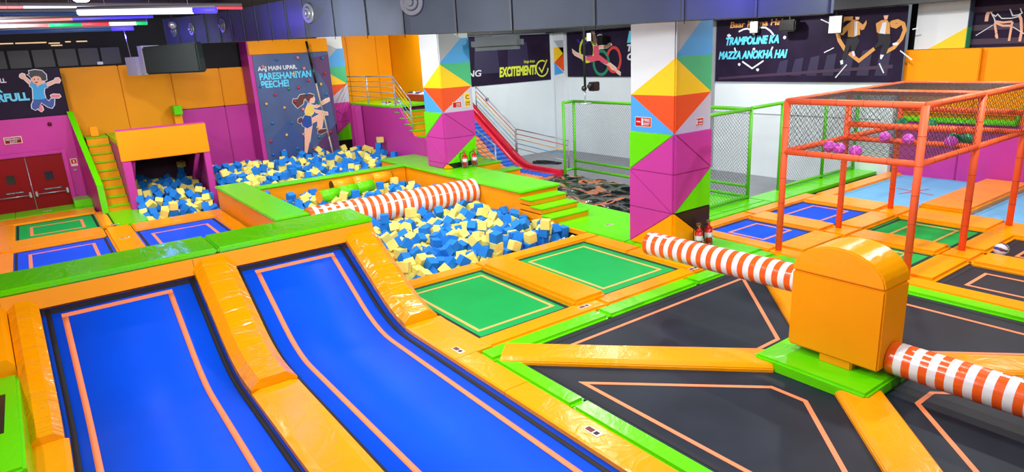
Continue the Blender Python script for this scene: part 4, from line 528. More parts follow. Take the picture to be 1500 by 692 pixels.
text('DIL SE', (19.77, 19.2, 4.03), .46, 2.3, 'X', pm('cyan_print'), b, .2, .05); text('TRAMPOLINE', (19.77, 19.2, 3.7), .28, 2.6, 'X', pm('print_white'), b, .2, .05); text('OLYMPICS', (19.77, 19.2, 3.36), .28, 2.1, 'X', pm('print_white'), b, .2, .05)
b = banner('long dark banner reading TRAMPOLINE KA MAZZA ANOKHA HAI with a couple in a heart', 'X', 19.78, 8.75, 14.95, 2.56, 4.6)
art('heart', b, 'X', 19.775, 'white_heart'); art('couple', b, 'X', 19.775, 'dancing_couple')
text('TRAMPOLINE KA', (19.77, 14.55, 3.76), .27, 2.0, 'X', pm('cyan_print'), b, .25, .05); text('MAZZA ANOKHA HAI', (19.77, 14.83, 3.30), .27, 2.6, 'X', pm('cyan_print'), b, .25, .05)
text('Baar Karna Hai', (19.77, 14.4, 4.32), .2, 1.95, 'X', pm('tan'), b, .1, .02)
for k in range(7):
    y = 12.6-k*.52; pr('arch_print', [(y, 2.75), (y-.12, 3.2+.05*k), (y-.4, 3.25+.05*k), (y-.34, 2.75)], 19.774, 19.779, mat('arch_purple', (40, 34, 68), .5), b, 'X')
pr('lane_print', [(14.8, 2.62), (9.0, 2.95), (9.0, 3.05), (14.8, 2.7)], 19.769, 19.774, mat('lane_plum', (60, 40, 66), .5), b, 'X')
b = banner('dark banner with line-drawn figure above the orange panels at the far right', 'X', 20.43, -2, 8.5, 3.3, 4.75)
for z in (3.5, 3.85, 4.3): bx('stripe_print', 20.424, 20.43, -2, 8.4, z, z+.14, mat('lane_plum', (60, 40, 66), .5), b)
art('figure', b, 'X', 20.43, 'line_figure')
# ---------------------------------------------------------------- columns
def tri(bm, face, pts, t0, t1, mi, X0, Y0, X1, Y1):
    """face L: plane x=X0 looking -X, u 0=far left .. 1=near corner; face R: plane y=Y0, u 0=near corner .. 1=right"""
    if face == 'L': prism(bm, [(Y1+(Y0-Y1)*u, z) for u, z in pts], X0-t0, X0-t1, 'X', mi)
    else: prism(bm, [(X0+(X1-X0)*u, z) for u, z in pts], Y0-t0, Y0-t1, 'Y', mi)
def column(X0, Y0, zb, label, far=False):
    X1, Y1 = X0+1.08, Y0+1.14
    t = thing('padded_column', label, 'column', (X0+.54, Y0+.57, zb), 'painted and padded columns')
    bx('shaft', X0+.03, X1-.03, Y0+.03, Y1-.03, zb, 5.7, CW, t)
    za, zc, zd, ze = 2.3, 3.02, 3.72, 4.42
    def dec(face, pts, m):
        bm = bmesh.new(); tri(bm, face, pts, -.03, -.024, 0, X0, Y0, X1, Y1); link('painted_triangle', bm, m, t)
    dec('L', [(0, zc), (1, zc), (1, za)], CR); dec('L', [(0, zc), (1, za), (0, za)], CB); dec('L', [(0, zc), (1, zd), (1, zc)], CY)
    dec('L', [(0, ze+.4), (1, ze+.4), (1, zd), (0, zc)], CW)
    dec('R', [(0, ze+.4), (.75, ze), (0, zd)], CG); dec('R', [(0, zd), (.75, ze), (1, ze), (1, zd)], CB); dec('R', [(0, zd), (1, zd), (1, zc)], CGR)
    dec('R', [(0, zd), (1, zc), (0, zc)], CY); dec('R', [(0, zc), (1, zc), (0, za)], CR); dec('R', [(1, zc), (1, za), (0, za)], CL)
    h = .767
    def pad(face, pts, m):
        out = []
        for (u0, a0), (u1, a1) in zip(pts, pts[1:]+pts[:1]):
            if a0 >= zb: out.append((u0, a0))
            if (a0 >= zb) != (a1 >= zb): k = (zb-a0)/(a1-a0); out.append((u0+(u1-u0)*k, zb))
        pts = out
        if len(pts) < 3 or max(z for u, z in pts)-min(z for u, z in pts) < .02: return
        cu = sum(p[0] for p in pts)/len(pts); cz = sum(p[1] for p in pts)/len(pts)
        q = [(cu+(u-cu)*.984, cz+(z-cz)*.984) for u, z in pts]
        bm = bmesh.new(); tri(bm, face, q, -.03, .035, 0, X0, Y0, X1, Y1); bev(bm, .012, 2); link('triangle_pad', bm, m, t)
    for r, (lft, rgt) in enumerate(((('a', MG, OR), ('b', BKV, OR)), (('b', MG, MG), ('a', MG, GR)), (('a', GR, MG), ('b', MG, MG)))):
        z0, z1 = r*h, (r+1)*h
        for face, (dg, mu, ml) in (('L', lft), ('R', rgt)):
            if z1 < zb: continue
            if dg == 'a': pad(face, [(0, z1), (1, z1), (0, z0)], mu); pad(face, [(1, z1), (1, z0), (0, z0)], ml)
            else: pad(face, [(0, z1), (1, z1), (1, z0)], mu); pad(face, [(0, z1), (1, z0), (0, z0)], ml)
    return t
def wallsign(label, face, cx, cy, cz, w_, h_, words, colr=REDX, arrow=False):
    """small rectangular sign screwed on a column face"""
    s = thing('safety_sign', label, 'sign', (cx, cy, cz))
    def q(n, a0, a1, z0, z1, d0, d1, m):
        if face == 'L': return bx(n, cx-d1, cx-d0, cy-a1, cy-a0, cz+z0, cz+z1, m, s)
        return bx(n, cx+a0, cx+a1, cy-d1, cy-d0, cz+z0, cz+z1, m, s)
    q('sign_plate', -w_/2, w_/2, -h_/2, h_/2, 0, .008, mat('cream_edge', (232, 220, 180), .5)); q('sign_face', -w_/2+.01, w_/2-.01, -h_/2+.01, h_/2-.01, .008, .011, colr)
    for (tx, a, z, tw, th) in words:
        if face == 'L': text(tx, (cx-.013, cy-a, cz+z), th, tw, 'X', pm('print_white') if colr is REDX else pm('trouser'), s)
        else: text(tx, (cx+a, cy-.013, cz+z), th, tw, 'Y', pm('print_white') if colr is REDX else pm('trouser'), s)
    return s, q
column(9.74, 8.24, 0, 'nearest painted column with green, magenta and black triangle pads')
column(9.97, 17.2, .62, 'middle painted column standing on the green platform by the stairs')
column(9.75, 26.25, .0, 'farthest painted column beside the climbing wall mural')
s, q = wallsign('FIRE EXIT sign with arrow on the nearest painted column', 'L', 9.765, 9.05, 2.5, .42, .19, [('FIRE', .02, .01, .16, .055), ('EXIT', .02, -.065, .16, .055)])
for a0, a1, z0, z1 in ((-.17, -.07, -.01, .01), (-.04, .0, -.07, .07)): q('arrow', a0, a1, z0, z1, .011, .014, pm('print_white'))
s, q = wallsign('small red and cream fire extinguisher sign on the nearest painted column', 'R', 10.48, 8.265, 2.47, .24, .15, [('FIRE', -.03, .0, .12, .035), ('EXTINGUISHER', -.03, -.05, .12, .025)])
q('pictogram', -.10, -.06, -.05, .05, .011, .014, pm('print_white'))
s, q = wallsign('small red and cream sign on the middle painted column', 'R', 10.48, 17.225, 2.5, .3, .17, [('FIRE', -.03, .0, .14, .04), ('EXIT', -.03, -.055, .14, .035)])
wallsign('yellow warning sign on the right edge of the middle painted column', 'R', 10.86, 17.225, 2.62, .2, .42, [('CCTV', -.08, -.17, .16, .05), ('ZONE', -.08, -.1, .16, .05), ('C', -.06, .02, .12, .12)], mat('sign_yellow', (240, 190, 20), .5))
# painted pilasters of the far walls
pl = thing('painted_pilaster', 'painted corner pilaster between the EXCITEMENT and gymnast banners', 'column', (19.7, 23.2, -.6))
bx('shaft', 19.62, 19.84, 22.9, 23.56, -.6, 4.62, CW, pl)
for pts, m in (([(23.56, 4.3), (22.9, 3.7), (22.9, 4.3)], CG), ([(23.56, 4.0), (22.9, 4.0), (22.9, 3.7), (23.56, 3.35)], CY), ([(23.56, 3.35), (22.9, 3.75), (22.9, 2.95)], CR), ([(23.56, 3.35), (22.9, 2.9), (23.56, 2.8)], CB)):
    pr('painted_triangle', pts, 19.612, 19.62, m, pl, 'X')
pl = thing('painted_pilaster', 'white and yellow painted pilaster above the orange panels at far right', 'column', (20.3, 8, 3.4))
bx('shaft', 20.15, 20.42, 7.42, 8.66, 3.43, 4.75, CW, pl); pr('painted_triangle', [(8.3, 3.43), (7.42, 3.95), (7.42, 3.43)], 20.142, 20.15, CY, pl, 'X'); bx('painted_edge', 20.15, 20.42, 7.405, 7.42, 3.43, 3.95, CGR, pl); bx('painted_edge', 20.15, 20.42, 7.405, 7.42, 3.95, 4.75, mat('grey_blue', (86, 110, 140), .5), pl)
# ---------------------------------------------------------------- extinguishers
def extinguisher(x, y, z, label, k):
    t = thing('fire_extinguisher', label, 'extinguisher', (x, y, z), 'fire extinguishers by the columns')
    bm = bmesh.new(); tube(bm, (x, y, z+.02), (x, y, z+.36), .075, 14); tube(bm, (x, y, z+.36), (x, y, z+.43), .075, 14, 0, .025); link('cylinder_body', bm, REDX, t)
    bm = bmesh.new(); tube(bm, (x, y, z+.43), (x, y, z+.48), .025, 8); box(bm, x-.06, x+.05, y-.012, y+.012, z+.48, z+.50); box(bm, x-.07, x+.04, y-.012, y+.012, z+.52, z+.535); link('valve_handle', bm, mat('brass', (160, 120, 60), .4, metal=.6), t)
    bm = bmesh.new(); tube(bm, (x, y, z+.18), (x, y, z+.28), .077, 14, caps=False); link('white_label', bm, pm('print_white'), t)
    cu = [(x-.04, y, z+.46), (x-.14, y, z+.45), (x-.17, y, z+.35), (x-.15, y, z+.2), (x-.11, y, z+.12)]
    bm = bmesh.new()
    for a, b_ in zip(cu, cu[1:]): tube(bm, a, b_, .012, 6)
    link('hose', bm, BKV, t)
    bm = bmesh.new()
    for zz in (.06, .2): 
        for i in range(8):
            a, b_ = 2*PI*i/8, 2*PI*(i+1)/8; tube(bm, (x+.1*math.cos(a), y+.1*math.sin(a), z+zz), (x+.1*math.cos(b_), y+.1*math.sin(b_), z+zz), .006, 4)
    for a in (0, PI/2, PI, 1.5*PI): tube(bm, (x+.1*math.cos(a), y+.1*math.sin(a), z), (x+.1*math.cos(a), y+.1*math.sin(a), z+.22), .006, 4)
    link('wire_stand', bm, STEEL, t)
extinguisher(10.22, 8.0, 0, 'red fire extinguisher with black hose looping left, at the foot of the nearest column', 0)
extinguisher(10.55, 8.02, 0.0, 'right red fire extinguisher of the pair at the foot of the nearest column', 1)
extinguisher(10.45, 16.95, .62, 'left red fire extinguisher of the pair at the middle column', 0)
extinguisher(10.8, 16.95, .62, 'right red fire extinguisher of the pair at the middle column', 1)
# ---------------------------------------------------------------- overhead duct
DP = [(4.0, 23.7, 4.73), (4.35, 21.3, 4.66), (4.6, 19.3, 4.6), (4.72, 16.4, 4.53), (4.80, 13.4, 4.455), (5.35, 10.3, 4.34), (6.46, 8.78, 4.30), (8.09, 6.72, 4.29), (9.37, 5.16, 4.26)]
du = thing('air_duct', 'long grey sheet-metal air duct running under the ceiling across the hall', 'duct', (6.46, 8.78, 4.3))
for i, (a, b_) in enumerate(zip(DP, DP[1:])):
    A = Vector(a); B = Vector(b_); d = (B-A).normalized(); n = Vector((-d.y, d.x, 0)).normalized()
    if n.x < 0: n = -n
    bm = bmesh.new(); H_ = .76; W_ = .6
    vs = [bm.verts.new(p) for p in (A, B, B+n*W_, A+n*W_, A+Vector((0, 0, H_)), B+Vector((0, 0, H_)), B+n*W_+Vector((0, 0, H_)), A+n*W_+Vector((0, 0, H_)))]
    for f in ((0, 1, 2, 3), (4, 7, 6, 5), (0, 4, 5, 1), (1, 5, 6, 2), (2, 6, 7, 3), (3, 7, 4, 0)): bm.faces.new([vs[j] for j in f])
    bmesh.ops.recalc_face_normals(bm, faces=bm.faces)
    sec = link('duct_section', bm, DUCT, du)
    L = (B-A).length; k = max(1, round(L/1.15))
    for j in range(k+1):
        C_ = A+(B-A)*j/k; bm = bmesh.new(); u = d*.018; o = -n*.02
        vs = [bm.verts.new(p) for p in (C_-u+o, C_+u+o, C_+u+o+Vector((0, 0, H_)), C_-u+o+Vector((0, 0, H_)), C_-u, C_+u, C_+u+Vector((0, 0, H_)), C_-u+Vector((0, 0, H_)))]
        for f in ((0, 1, 2, 3), (0, 3, 7, 4), (1, 5, 6, 2), (0, 4, 5, 1)): bm.faces.new([vs[q_] for q_ in f])
        link('flange', bm, mat('duct_flange', (66, 72, 82), .5, spec=.3), sec)
        if j < k: tb('hanger_rod', C_+d*.02-n*.03+Vector((0, 0, -.05)), C_+d*.02-n*.03+Vector((0, 0, .95)), .006, DARK, sec, 4)
# round diffusers on the near face: (segment, fraction, height)
for (i, f_, hz, rr) in ((0, .35, .38, .19), (0, .95, .40, .19), (2, .1, .42, .2), (4, .06, .45, .2), (5, .1, .50, .22), (7, .30, .62, .22)):
    A = Vector(DP[i]); B = Vector(DP[i+1]); d = (B-A).normalized(); n = Vector((-d.y, d.x, 0)).normalized()
    if n.x < 0: n = -n
    c = A+(B-A)*f_+Vector((0, 0, hz))
    bm = bmesh.new()
    tube(bm, c, c-n*.04, rr, 20, 0, rr*.9); tube(bm, c-n*.04, c-n*.07, rr*.62, 20, 0, rr*.5); tube(bm, c-n*.07, c-n*.11, rr*.3, 16, 0, rr*.24)
    df = link('round_diffuser', bm, mat('diffuser_steel', (120, 124, 132), .35, metal=.5), du)
hd = thing('supply_hood', 'large dark grey-green metal hood hanging under the far left duct end', 'hood', (3.6, 21, 3.9))
A = Vector((3.13, 22.89, 0)); B = Vector((4.05, 20.0, 0)); 
def quadbox(bm, A, B, z0, z1, w_, nd=None):
    d = (B-A).normalized(); n = nd or Vector((-d.y, d.x, 0))
    if n.x < 0 and nd is None: n = -n
    vs = [bm.verts.new(Vector((p.x, p.y, z))+q_) for q_ in (Vector((0, 0, 0)), n*w_) for p, z in ((A, z0), (B, z0), (B, z1), (A, z1))]
    for f in ((0, 1, 2, 3), (4, 7, 6, 5), (0, 4, 5, 1), (1, 5, 6, 2), (2, 6, 7, 3), (3, 7, 4, 0)): bm.faces.new([vs[j] for j in f])
    bmesh.ops.recalc_face_normals(bm, faces=bm.faces)
bm = bmesh.new(); quadbox(bm, A, B, 3.86, 4.66, .22); bev(bm, .04, 2); link('hood_body', bm, mat('hood_green_grey', (44, 52, 52), .7, spec=.15), hd)
bm = bmesh.new(); quadbox(bm, A-Vector((.06, -.35, 0)), A+Vector((0, 0, 0)), 3.9, 4.7, .5); link('end_cheek', bm, mat('pale_metal', (170, 172, 196), .4, metal=.2), hd)
bm = bmesh.new(); quadbox(bm, Vector((2.78, 24.0, 0)), Vector((3.0, 23.5, 0)), 3.85, 4.4, .3); link('flap', bm, mat('pale_metal', (170, 172, 196), .4, metal=.2), hd)
tb('hanger_rod', (2.9, 23.6, 4.4), (2.85, 23.7, 5.7), .01, STEEL, hd, 5)
hd = thing('supply_hood', 'grey curved metal hood hanging behind the middle column near the white wall', 'hood', (11.5, 16.5, 4.3))
bm = bmesh.new(); A = Vector((10.95, 17.0, 0)); B = Vector((11.95, 15.85, 0)); quadbox(bm, A, B, 4.02, 4.42, .6); bev(bm, .12, 4); link('hood_body', bm, mat('hood_grey', (92, 102, 110), .45), hd)
tb('hanger_rod', (11.5, 16.7, 4.4), (11.5, 16.7, 5.7), .01, STEEL, hd, 5)
# ---------------------------------------------------------------- led tubes
def led(label, p0, p1, segs, r=.02, st=2.5):
    t = thing('led_tube', label, 'light', ((p0[0]+p1[0])/2, p0[1], p0[2]), 'coloured LED tubes')
    A = Vector(p0); B = Vector(p1); tot = sum(s_[1] for s_ in segs); c = 0
    bm = bmesh.new(); tube(bm, A+Vector((0, 0, .045)), B+Vector((0, 0, .045)), .028, 6); link('aluminium_rail', bm, mat('rail_grey', (110, 104, 108), .5), t)
    for k, L in segs:
        a = A+(B-A)*c/tot; c += L; b_ = A+(B-A)*c/tot
        bm = bmesh.new(); tube(bm, a, b_, r, 6); link('lit_segment', bm, mat('led_'+k, dict(white=(225, 235, 255), green=(20, 190, 110), red=(220, 60, 70), blue=(70, 60, 240), pink=(240, 150, 150), deep=(20, 60, 110))[k], .5, emit={'white': 1.6*st/2.5, 'deep': .4}.get(k, 1.0)), t)
    for f_ in (.2, .8):
        p = A+(B-A)*f_; tb('hanger_wire', p, (p.x, p.y, 5.7), .004, GREYP, t, 4)
led('topmost LED tube above the boy banner, white, green and red', (-3.0, 13.2, 5.07), (2.97, 10.93, 4.83), [('red', 2), ('white', 1), ('green', 1), ('pink', .6), ('white', 2), ('green', .9), ('red', .9)])
led('second LED tube with a bright white right half', (-3, 13.1, 4.94), (.85, 11.15, 4.79), [('deep', 1), ('red', 1), ('deep', 2)])
led('broad white LED batten below the topmost tube', (.85, 11.15, 4.81), (2.38, 10.04, 4.74), [('white', 3), ('blue', .6)], .045)
led('third LED tube glowing pink and blue', (-3, 15.0, 4.9), (2.0, 12.7, 4.84), [('red', 2), ('deep', 1), ('pink', 2), ('blue', 1.4)])
led('fourth LED tube, striped red, green and white, ending at the duct', (-3, 15, 4.86), (1.93, 12.92, 4.755), [('red', 3), ('green', .5), ('white', .7), ('pink', .6), ('green', .6), ('red', .5), ('white', .5), ('green', .2)], .03)
led('lowest LED tube, dim blue, in front of the black boards', (-3, 18.6, 4.93), (2.2, 16.6, 4.87), [('deep', 3), ('deep', 2), ('blue', .4)], .045)
t = thing('ceiling_lamp', 'small bright oval ceiling lamp above the LED tubes', 'light', (1.02, 12.4, 5.05)); sphere('lamp_lens', (1.02, 12.4, 5.1), .12, mat('lamp_white', (255, 255, 255), .5, emit=3), t, 2, (1, 1, .6)); tb('lamp_stem', (1.02, 12.4, 5.1), (1.02, 12.4, 5.7), .02, DARK, t)
t = thing('wall_spotlight', 'small clear-domed spotlight fixed above the left duct end', 'light', (3.2, 15, 4.9)); sphere('lamp_dome', (3.15, 17.6, 4.98), .09, STEEL, t, 2); tb('bracket', (3.15, 17.6, 5.0), (3.15, 17.6, 5.7), .015, DARK, t)
t = thing('small_sensor', 'small white sensor box above the left orange wall panels', 'sensor', (2.3, 26, 4.25)); bx('sensor_case', 2.2, 2.36, 26.0, 26.1, 4.25, 4.34, CW, t, .01); bx('status_light', 2.24, 2.26, 25.99, 26.0, 4.28, 4.3, pm('cyan_print'), t)
# lamps and speakers hanging in front of the banners
def lamp_box(x, y, z, label, s_=.26):
    t = thing('panel_lamp', label, 'light', (x, y, z)); bx('lit_panel', x-.02, x, y-s_/2, y+s_/2, z-s_*.65, z+s_*.65, mat('panel_light', (228, 236, 226), .4, emit=.7), t); bx('case', x, x+.08, y-s_/2-.02, y+s_/2+.02, z-s_*.7, z+s_*.7, DARK, t, .01); bx('bracket', x+.02, x+.06, y-.02, y+.02, z+s_*.7, 4.7, DARK, t)
lamp_box(19.5, 13.3, 4.3, 'white panel lamp over the left end of the TRAMPOLINE KA banner'); lamp_box(19.5, 10.6, 4.22, 'white panel lamp between the two figures of the heart banner', .36); lamp_box(19.4, 21.0, 4.35, 'white panel lamp beside the gymnast head', .24)
t = thing('hanging_speaker', 'black speaker hanging beside the gymnast banner', 'speaker', (19.4, 20.2, 4.3)); bx('cabinet', 19.3, 19.6, 20.1, 20.45, 4.0, 4.38, BKV, t, .02); bx('bracket', 19.44, 19.46, 20.26, 20.28, 4.38, 4.7, DARK, t)
t = thing('hanging_speaker', 'black speaker hanging left of the couple in the heart', 'speaker', (19.4, 12, 4.3)); bx('cabinet', 19.3, 19.6, 11.75, 12.3, 4.1, 4.45, BKV, t, .04); bx('bracket', 19.44, 19.46, 12, 12.04, 4.45, 4.7, DARK, t)
t = thing('projector_rig', 'black projector camera on a long ceiling pole above the airbag', 'camera', (11.2, 12.25, 2.7))
tb('pole', (11.15, 12.25, 3.05), (11.15, 12.25, 5.7), .03, DARK, t); bx('camera_body', 11.2, 11.42, 12.0, 12.2, 2.93, 3.15, BKV, t, .02); tb('lens', (11.2, 12.1, 3.05), (11.12, 12.1, 3.05), .05, DARK, t); sphere('clamp', (11.12, 12.25, 3.0), .07, BKV, t, 2)
tb('swivel_plate', (11.15, 12.25, 2.62), (11.15, 12.25, 2.65), .15, STEEL, t, 16); tb('swivel_stem', (11.15, 12.25, 2.65), (11.15, 12.25, 2.98), .02, STEEL, t)
# ================================================================ DECKS AND PITS
fr = thing('steel_deck_frame', 'black steel frame carrying the trampoline courts, seen only in the gaps', 'frame', (6, 6, -.6))
for (a, b, c, d) in ((-3, 4.8, -3, 11.7), (-3, 4.0, 11.7, 20.2), (-3, 1.95, 20.2, 25), (4.8, 9.5, -3, 10.52), (9.5, 11.45, -3, 12.9), (11.45, 20.1, -3, 9.95), (11.45, 14.7, 9.95, 10.9)):
    bx('deck_frame', a, b, c, d, -.59, -.1, DARK, fr)
def P(x0, x1, y0, y1, m, parent, z0=-.1, z1=0, b=.022, nm='safety_pad'): return bx(nm, x0+.004, x1-.004, y0+.004, y1-.004, z0, z1, m, parent, b)
def rug(x0, x1, y0, y1, label, m=GR, seams=(), ax='X', z1=0.0, nm='floor_mat', cuts=None):
    t = thing(nm, label, 'mat', ((x0+x1)/2, (y0+y1)/2, -.1))
    e = [x0 if ax == 'X' else y0, *seams, x1 if ax == 'X' else y1]
    for a, b in zip(e, e[1:]):
        P(*((a, b, y0, y1) if ax == 'X' else (x0, x1, a, b)), m, t, -.1, z1, .015, 'mat_section')
    return t
def frame_tape(bm, pts, w_, z): strip(bm, pts, w_, z, z+.004, True)
def tramp(label, x0, x1, y0, y1, mm, tp, ins=(.32, .35), pads=(), cat='trampoline', group=None, tw=.055, z=-.05):
    t = thing('trampoline', label, cat, ((x0+x1)/2, (y0+y1)/2, z-.04), group)
    j = bx('jump_mat', x0-.03, x1+.03, y0-.03, y1+.03, z-.03, z, mm, t)
    bm = bmesh.new(); e = .05; frame_tape(bm, [(x0+e, y0+e), (x1-e, y0+e), (x1-e, y1-e), (x0+e, y1-e)], .06, z); link('edge_webbing', bm, WEB, j)
    a, b = ins; bm = bmesh.new(); frame_tape(bm, [(x0+a, y0+b), (x1-a, y0+b), (x1-a, y1-b), (x0+a, y1-b)], tw, z+.001); link('marking_line', bm, tp, j)
    for q in pads:
        r = q[4] if len(q) > 4 else 0; m_ = q[5] if len(q) > 5 else OR
        P(q[0], q[1], q[2], q[3], m_, t, -.1, r, .03 if not r else .05)
    return t
# ---------------------------------------------------------------- runways
def zp(y):
    if y < 8.35: return 0.0
    if y < 9.35: return .2775*(y-8.35)**2
    return .2775+.555*(y-9.35)
def ys(y0, y1, n): return [y0+(y1-y0)*i/n for i in range(n+1)]
def sweep(name, sec, y0, y1, m, parent, n=24, off=0, smooth=False, wob=0):
    bm = bmesh.new(); rows = []
    for i, y in enumerate(ys(y0, y1, n)):
        k = 1+wob*random.uniform(-1, 1)
        rows.append([bm.verts.new((x, y, zp(y)+off+(dz*k if dz > 0 else dz))) for x, dz in sec])
    s_ = len(sec)
    for a, b in zip(rows, rows[1:]):
        for j in range(s_): bm.faces.new((a[j], a[(j+1) % s_], b[(j+1) % s_], b[j])).smooth = smooth
    bm.faces.new(rows[0]); bm.faces.new(rows[-1][::-1]); bmesh.ops.recalc_face_normals(bm, faces=bm.faces)
    return link(name, bm, m, parent)
def flat(x0, x1, t_=.004): return [(x0, -t_), (x0, 0), (x1, 0), (x1, -t_)]
def padsec(x0, x1, h, c): return [(x0, -.1), (x0, h*.35), (x0+c, h), (x1-c, h), (x1, h*.35), (x1, -.1)]
bank = thing('runway_bank', 'orange padded bank behind the runway slopes', 'ramp', (1, 10, -.1))
pr('bank_core', [(8.35, -.2)]+[(y, zp(y)-.09) for y in ys(8.35, 10.72, 10)]+[(10.72, -.2)], -2.9, 4.5, ORM, bank, 'X')
bx('bank_panel', -2.9, 4.55, 10.74, 11.6, -.1, 1.17, ORM, bank, .02); bx('lining_panel', 4.44, 4.6, 8.6, 11.6, -.59, -.1, DARK, bank)
pr('stringer_panel', [(8.6, -.1)]+[(y, zp(y)-.05) for y in ys(8.6, 10.72, 8)]+[(11.6, zp(10.72)-.05), (11.6, -.1)], 4.5, 4.58, ORM, bank, 'X')
for x0, x1 in ((-2.9, -.8), (-.8, 1.58), (1.58, 4.55)): pr('fascia_pad', [(10.58, .955), (10.74, .955), (10.74, 1.19), (10.66, 1.19)], x0+.003, x1-.003, ORM, bank, 'X')
beam = thing('beam_pad', 'long crumpled green pad capping the wall across the top of the runways', 'pad', (1, 11.2, 1.17))
for x0, x1 in ((-3, 1.95), (1.96, 4.56)): bx('beam_section', x0, x1, 10.64, 11.66, 1.185, 1.29, GRC, beam, .03)
def runway(x0, x1, t0, t1, label, bl, br):
    t = thing('trampoline_runway', label, 'trampoline', ((x0+x1)/2, 6, -.05), 'blue tumbling runways')
    j = sweep('jump_mat', flat(x0, x1, .03), -1, 10.6, BLM, t, 60, -.045, True)
    for a, b in ((x0+bl, x0+bl+.065), (x1-br-.065, x1-br)): sweep('black_webbing', flat(a, b, .006), -1, 10.58, WEB, j, 60, -.040, True)
    bm = bmesh.new()
    e = sweep('black_webbing', flat(x0+.03, x1-.03, .004), 10.5, 10.58, WEB, j, 2, -.041)
    bm.free()
    for a, b in ((t0-.035, t0+.035), (t1-.035, t1+.035)): sweep('marking_line', flat(a, b, .004), -1, 10.46, TAPE, j, 60, -.040, True)
    sweep('marking_line', flat(t0-.035, t1+.035, .004), 10.40, 10.46, TAPE, j, 2, -.039)
    return t
r1 = runway(-.42, 1.6, -.14, 1.17, 'left blue tumbling runway curving up to the green beam', .07, .07)
r2 = runway(2.12, 4.02, 2.44, 3.67, 'right blue tumbling runway, beside the orange and green strips', .03, .10)
sweep('safety_pad', padsec(-.74, -.40, .12, .09), 8.42, 10.6, ORC, r1, 22, 0, False, .08); sweep('safety_pad', padsec(-.72, -.36, .03, .05), -1, 8.41, OR, r1, 30)
sweep('safety_pad', padsec(1.56, 2.15, .17, .13), 8.02, 10.62, ORC, r1, 26, 0, False, .05); sweep('safety_pad', padsec(1.56, 2.15, .05, .1), -1, 8.0, OR, r1, 30)
sweep('safety_pad', padsec(4.0, 4.56, .15, .12), 8.57, 10.64, ORC, r2, 22, 0, False, .09)
for a, b in ((7.1, 8.55), (5.95, 7.09), (3.2, 5.94), (-1, 3.19)): sweep('safety_pad', padsec(3.99, 4.36 if b < 7.2 else 4.62, .02, .03), a, b, OR, r2, 8)
t = thing('bank', 'orange crumpled bank pad at the left picture edge beside the left runway', 'pad', (-1.3, 9.5, 0)); sweep('bank_pad', padsec(-2.9, -.75, .14, .06), 9.75, 10.6, OR, t, 10); bx('pad_section', -2.9, -.74, 4.0, 7.1, -.1, .35, OR, t, .03)
t = thing('green_block', 'green padded block with a square black opening, cut by the left picture edge', 'block', (-1.3, 8.4, 0))
bm = bmesh.new(); prism(bm, [(-2.2, 7.15), (-.68, 7.15), (-.74, 9.7), (-2.2, 9.7)], -.1, .46); bev(bm, .03); link('block_body', bm, GR, t)
bx('black_opening', -2.1, -.86, 8.05, 9.1, .455, .468, BKV, t); 
# ---------------------------------------------------------------- green trampolines
tramp('left green trampoline between the foam pit and the right runway', 4.65, 6.45, 7.5, 10.15, GNM, TAPG, (.18, .28),
      [(4.58, 6.5, 10.15, 10.52), (6.45, 7.14, 7.42, 10.15, .08), (4.58, 6.9, 7.14, 7.5)])
tramp('right green trampoline just left of the nearest painted column', 7.14, 9.12, 7.5, 10.15, GNM, TAPG, (.27, .28),
      [(6.51, 9.56, 10.15, 10.52), (9.12, 9.56, 7.2, 8.9), (9.12, 9.56, 8.91, 10.14), (6.91, 9.11, 7.14, 7.5)])
# ---------------------------------------------------------------- hexagonal wipe-out court
ct = thing('court_border', 'green padded border strip around the black wipe-out court', 'pad', (7.6, 3.8, -.1))
for a, b in ((4.38, 6.6), (6.61, 8.7), (8.71, 11.0)): P(a, b, 6.78, 7.13, GR, ct, -.1, .0, .04)
for a, b in ((5.2, 6.77), (3.1, 5.19), (.6, 3.09), (-1, .59)): P(4.38, 4.66, a, b, GR, ct, -.1, .0, .04)
for a, b in ((4.9, 6.77), (2.7, 4.89), (.5, 2.69)): P(10.66, 11.0, a, b, GR, ct, -.1, .0, .04)
P(4.38, 11.0, .2, .5, GR, ct)
cx, cy = 7.62, 3.80
def wedge(label, corners, tape, pads=()):
    t = thing('trampoline', label, 'trampoline', (sum(c[0] for c in corners)/len(corners), sum(c[1] for c in corners)/len(corners), -.09), 'black wedge trampolines')
    j = pr('jump_mat', corners, -.08, -.05, BKM, t)
    q = grow(corners, -.1); bm = bmesh.new(); strip(bm, q, .07, -.05, -.046, True); link('edge_webbing', bm, WEB, j)
    bm = bmesh.new(); strip(bm, tape, .055, -.05, -.045, True); link('marking_line', bm, TAPE, j)
    for p0, p1 in pads:
        A = Vector(p0); B = Vector(p1); d = (B-A).normalized(); n = Vector((-d.y, d.x)); w_ = .26
        bm = bmesh.new(); vs = []
        for s_, k in ((0, 0), (1, 1)):
            C_ = A if s_ == 0 else B
            vs.append([bm.verts.new((C_.x+n.x*o, C_.y+n.y*o, z)) for o, z in ((-w_, -.09), (-w_, .0), (-w_+.05, .05), (w_-.05, .05), (w_, .0), (w_, -.09))])
        for k in range(6): bm.faces.new((vs[0][k], vs[0][(k+1) % 6], vs[1][(k+1) % 6], vs[1][k]))
        bm.faces.new(vs[0]); bm.faces.new(vs[1][::-1]); bev(bm, .012)
        link('diagonal_pad', bm, OR, t)
X0, X1, Y0, Y1 = 4.66, 10.66, .5, 6.78
wedge('far black wedge trampoline under the upper striped arm', [(4.75, Y1), (X1, Y1), (8.2, 4.3), (7.1, 4.3)], [(5.5, 6.47), (9.5, 6.47), (7.75, 4.68), (7.28, 4.68)], [((4.62, 6.85), (7.05, 4.35)), ((10.55, 6.7), (8.1, 4.3))])
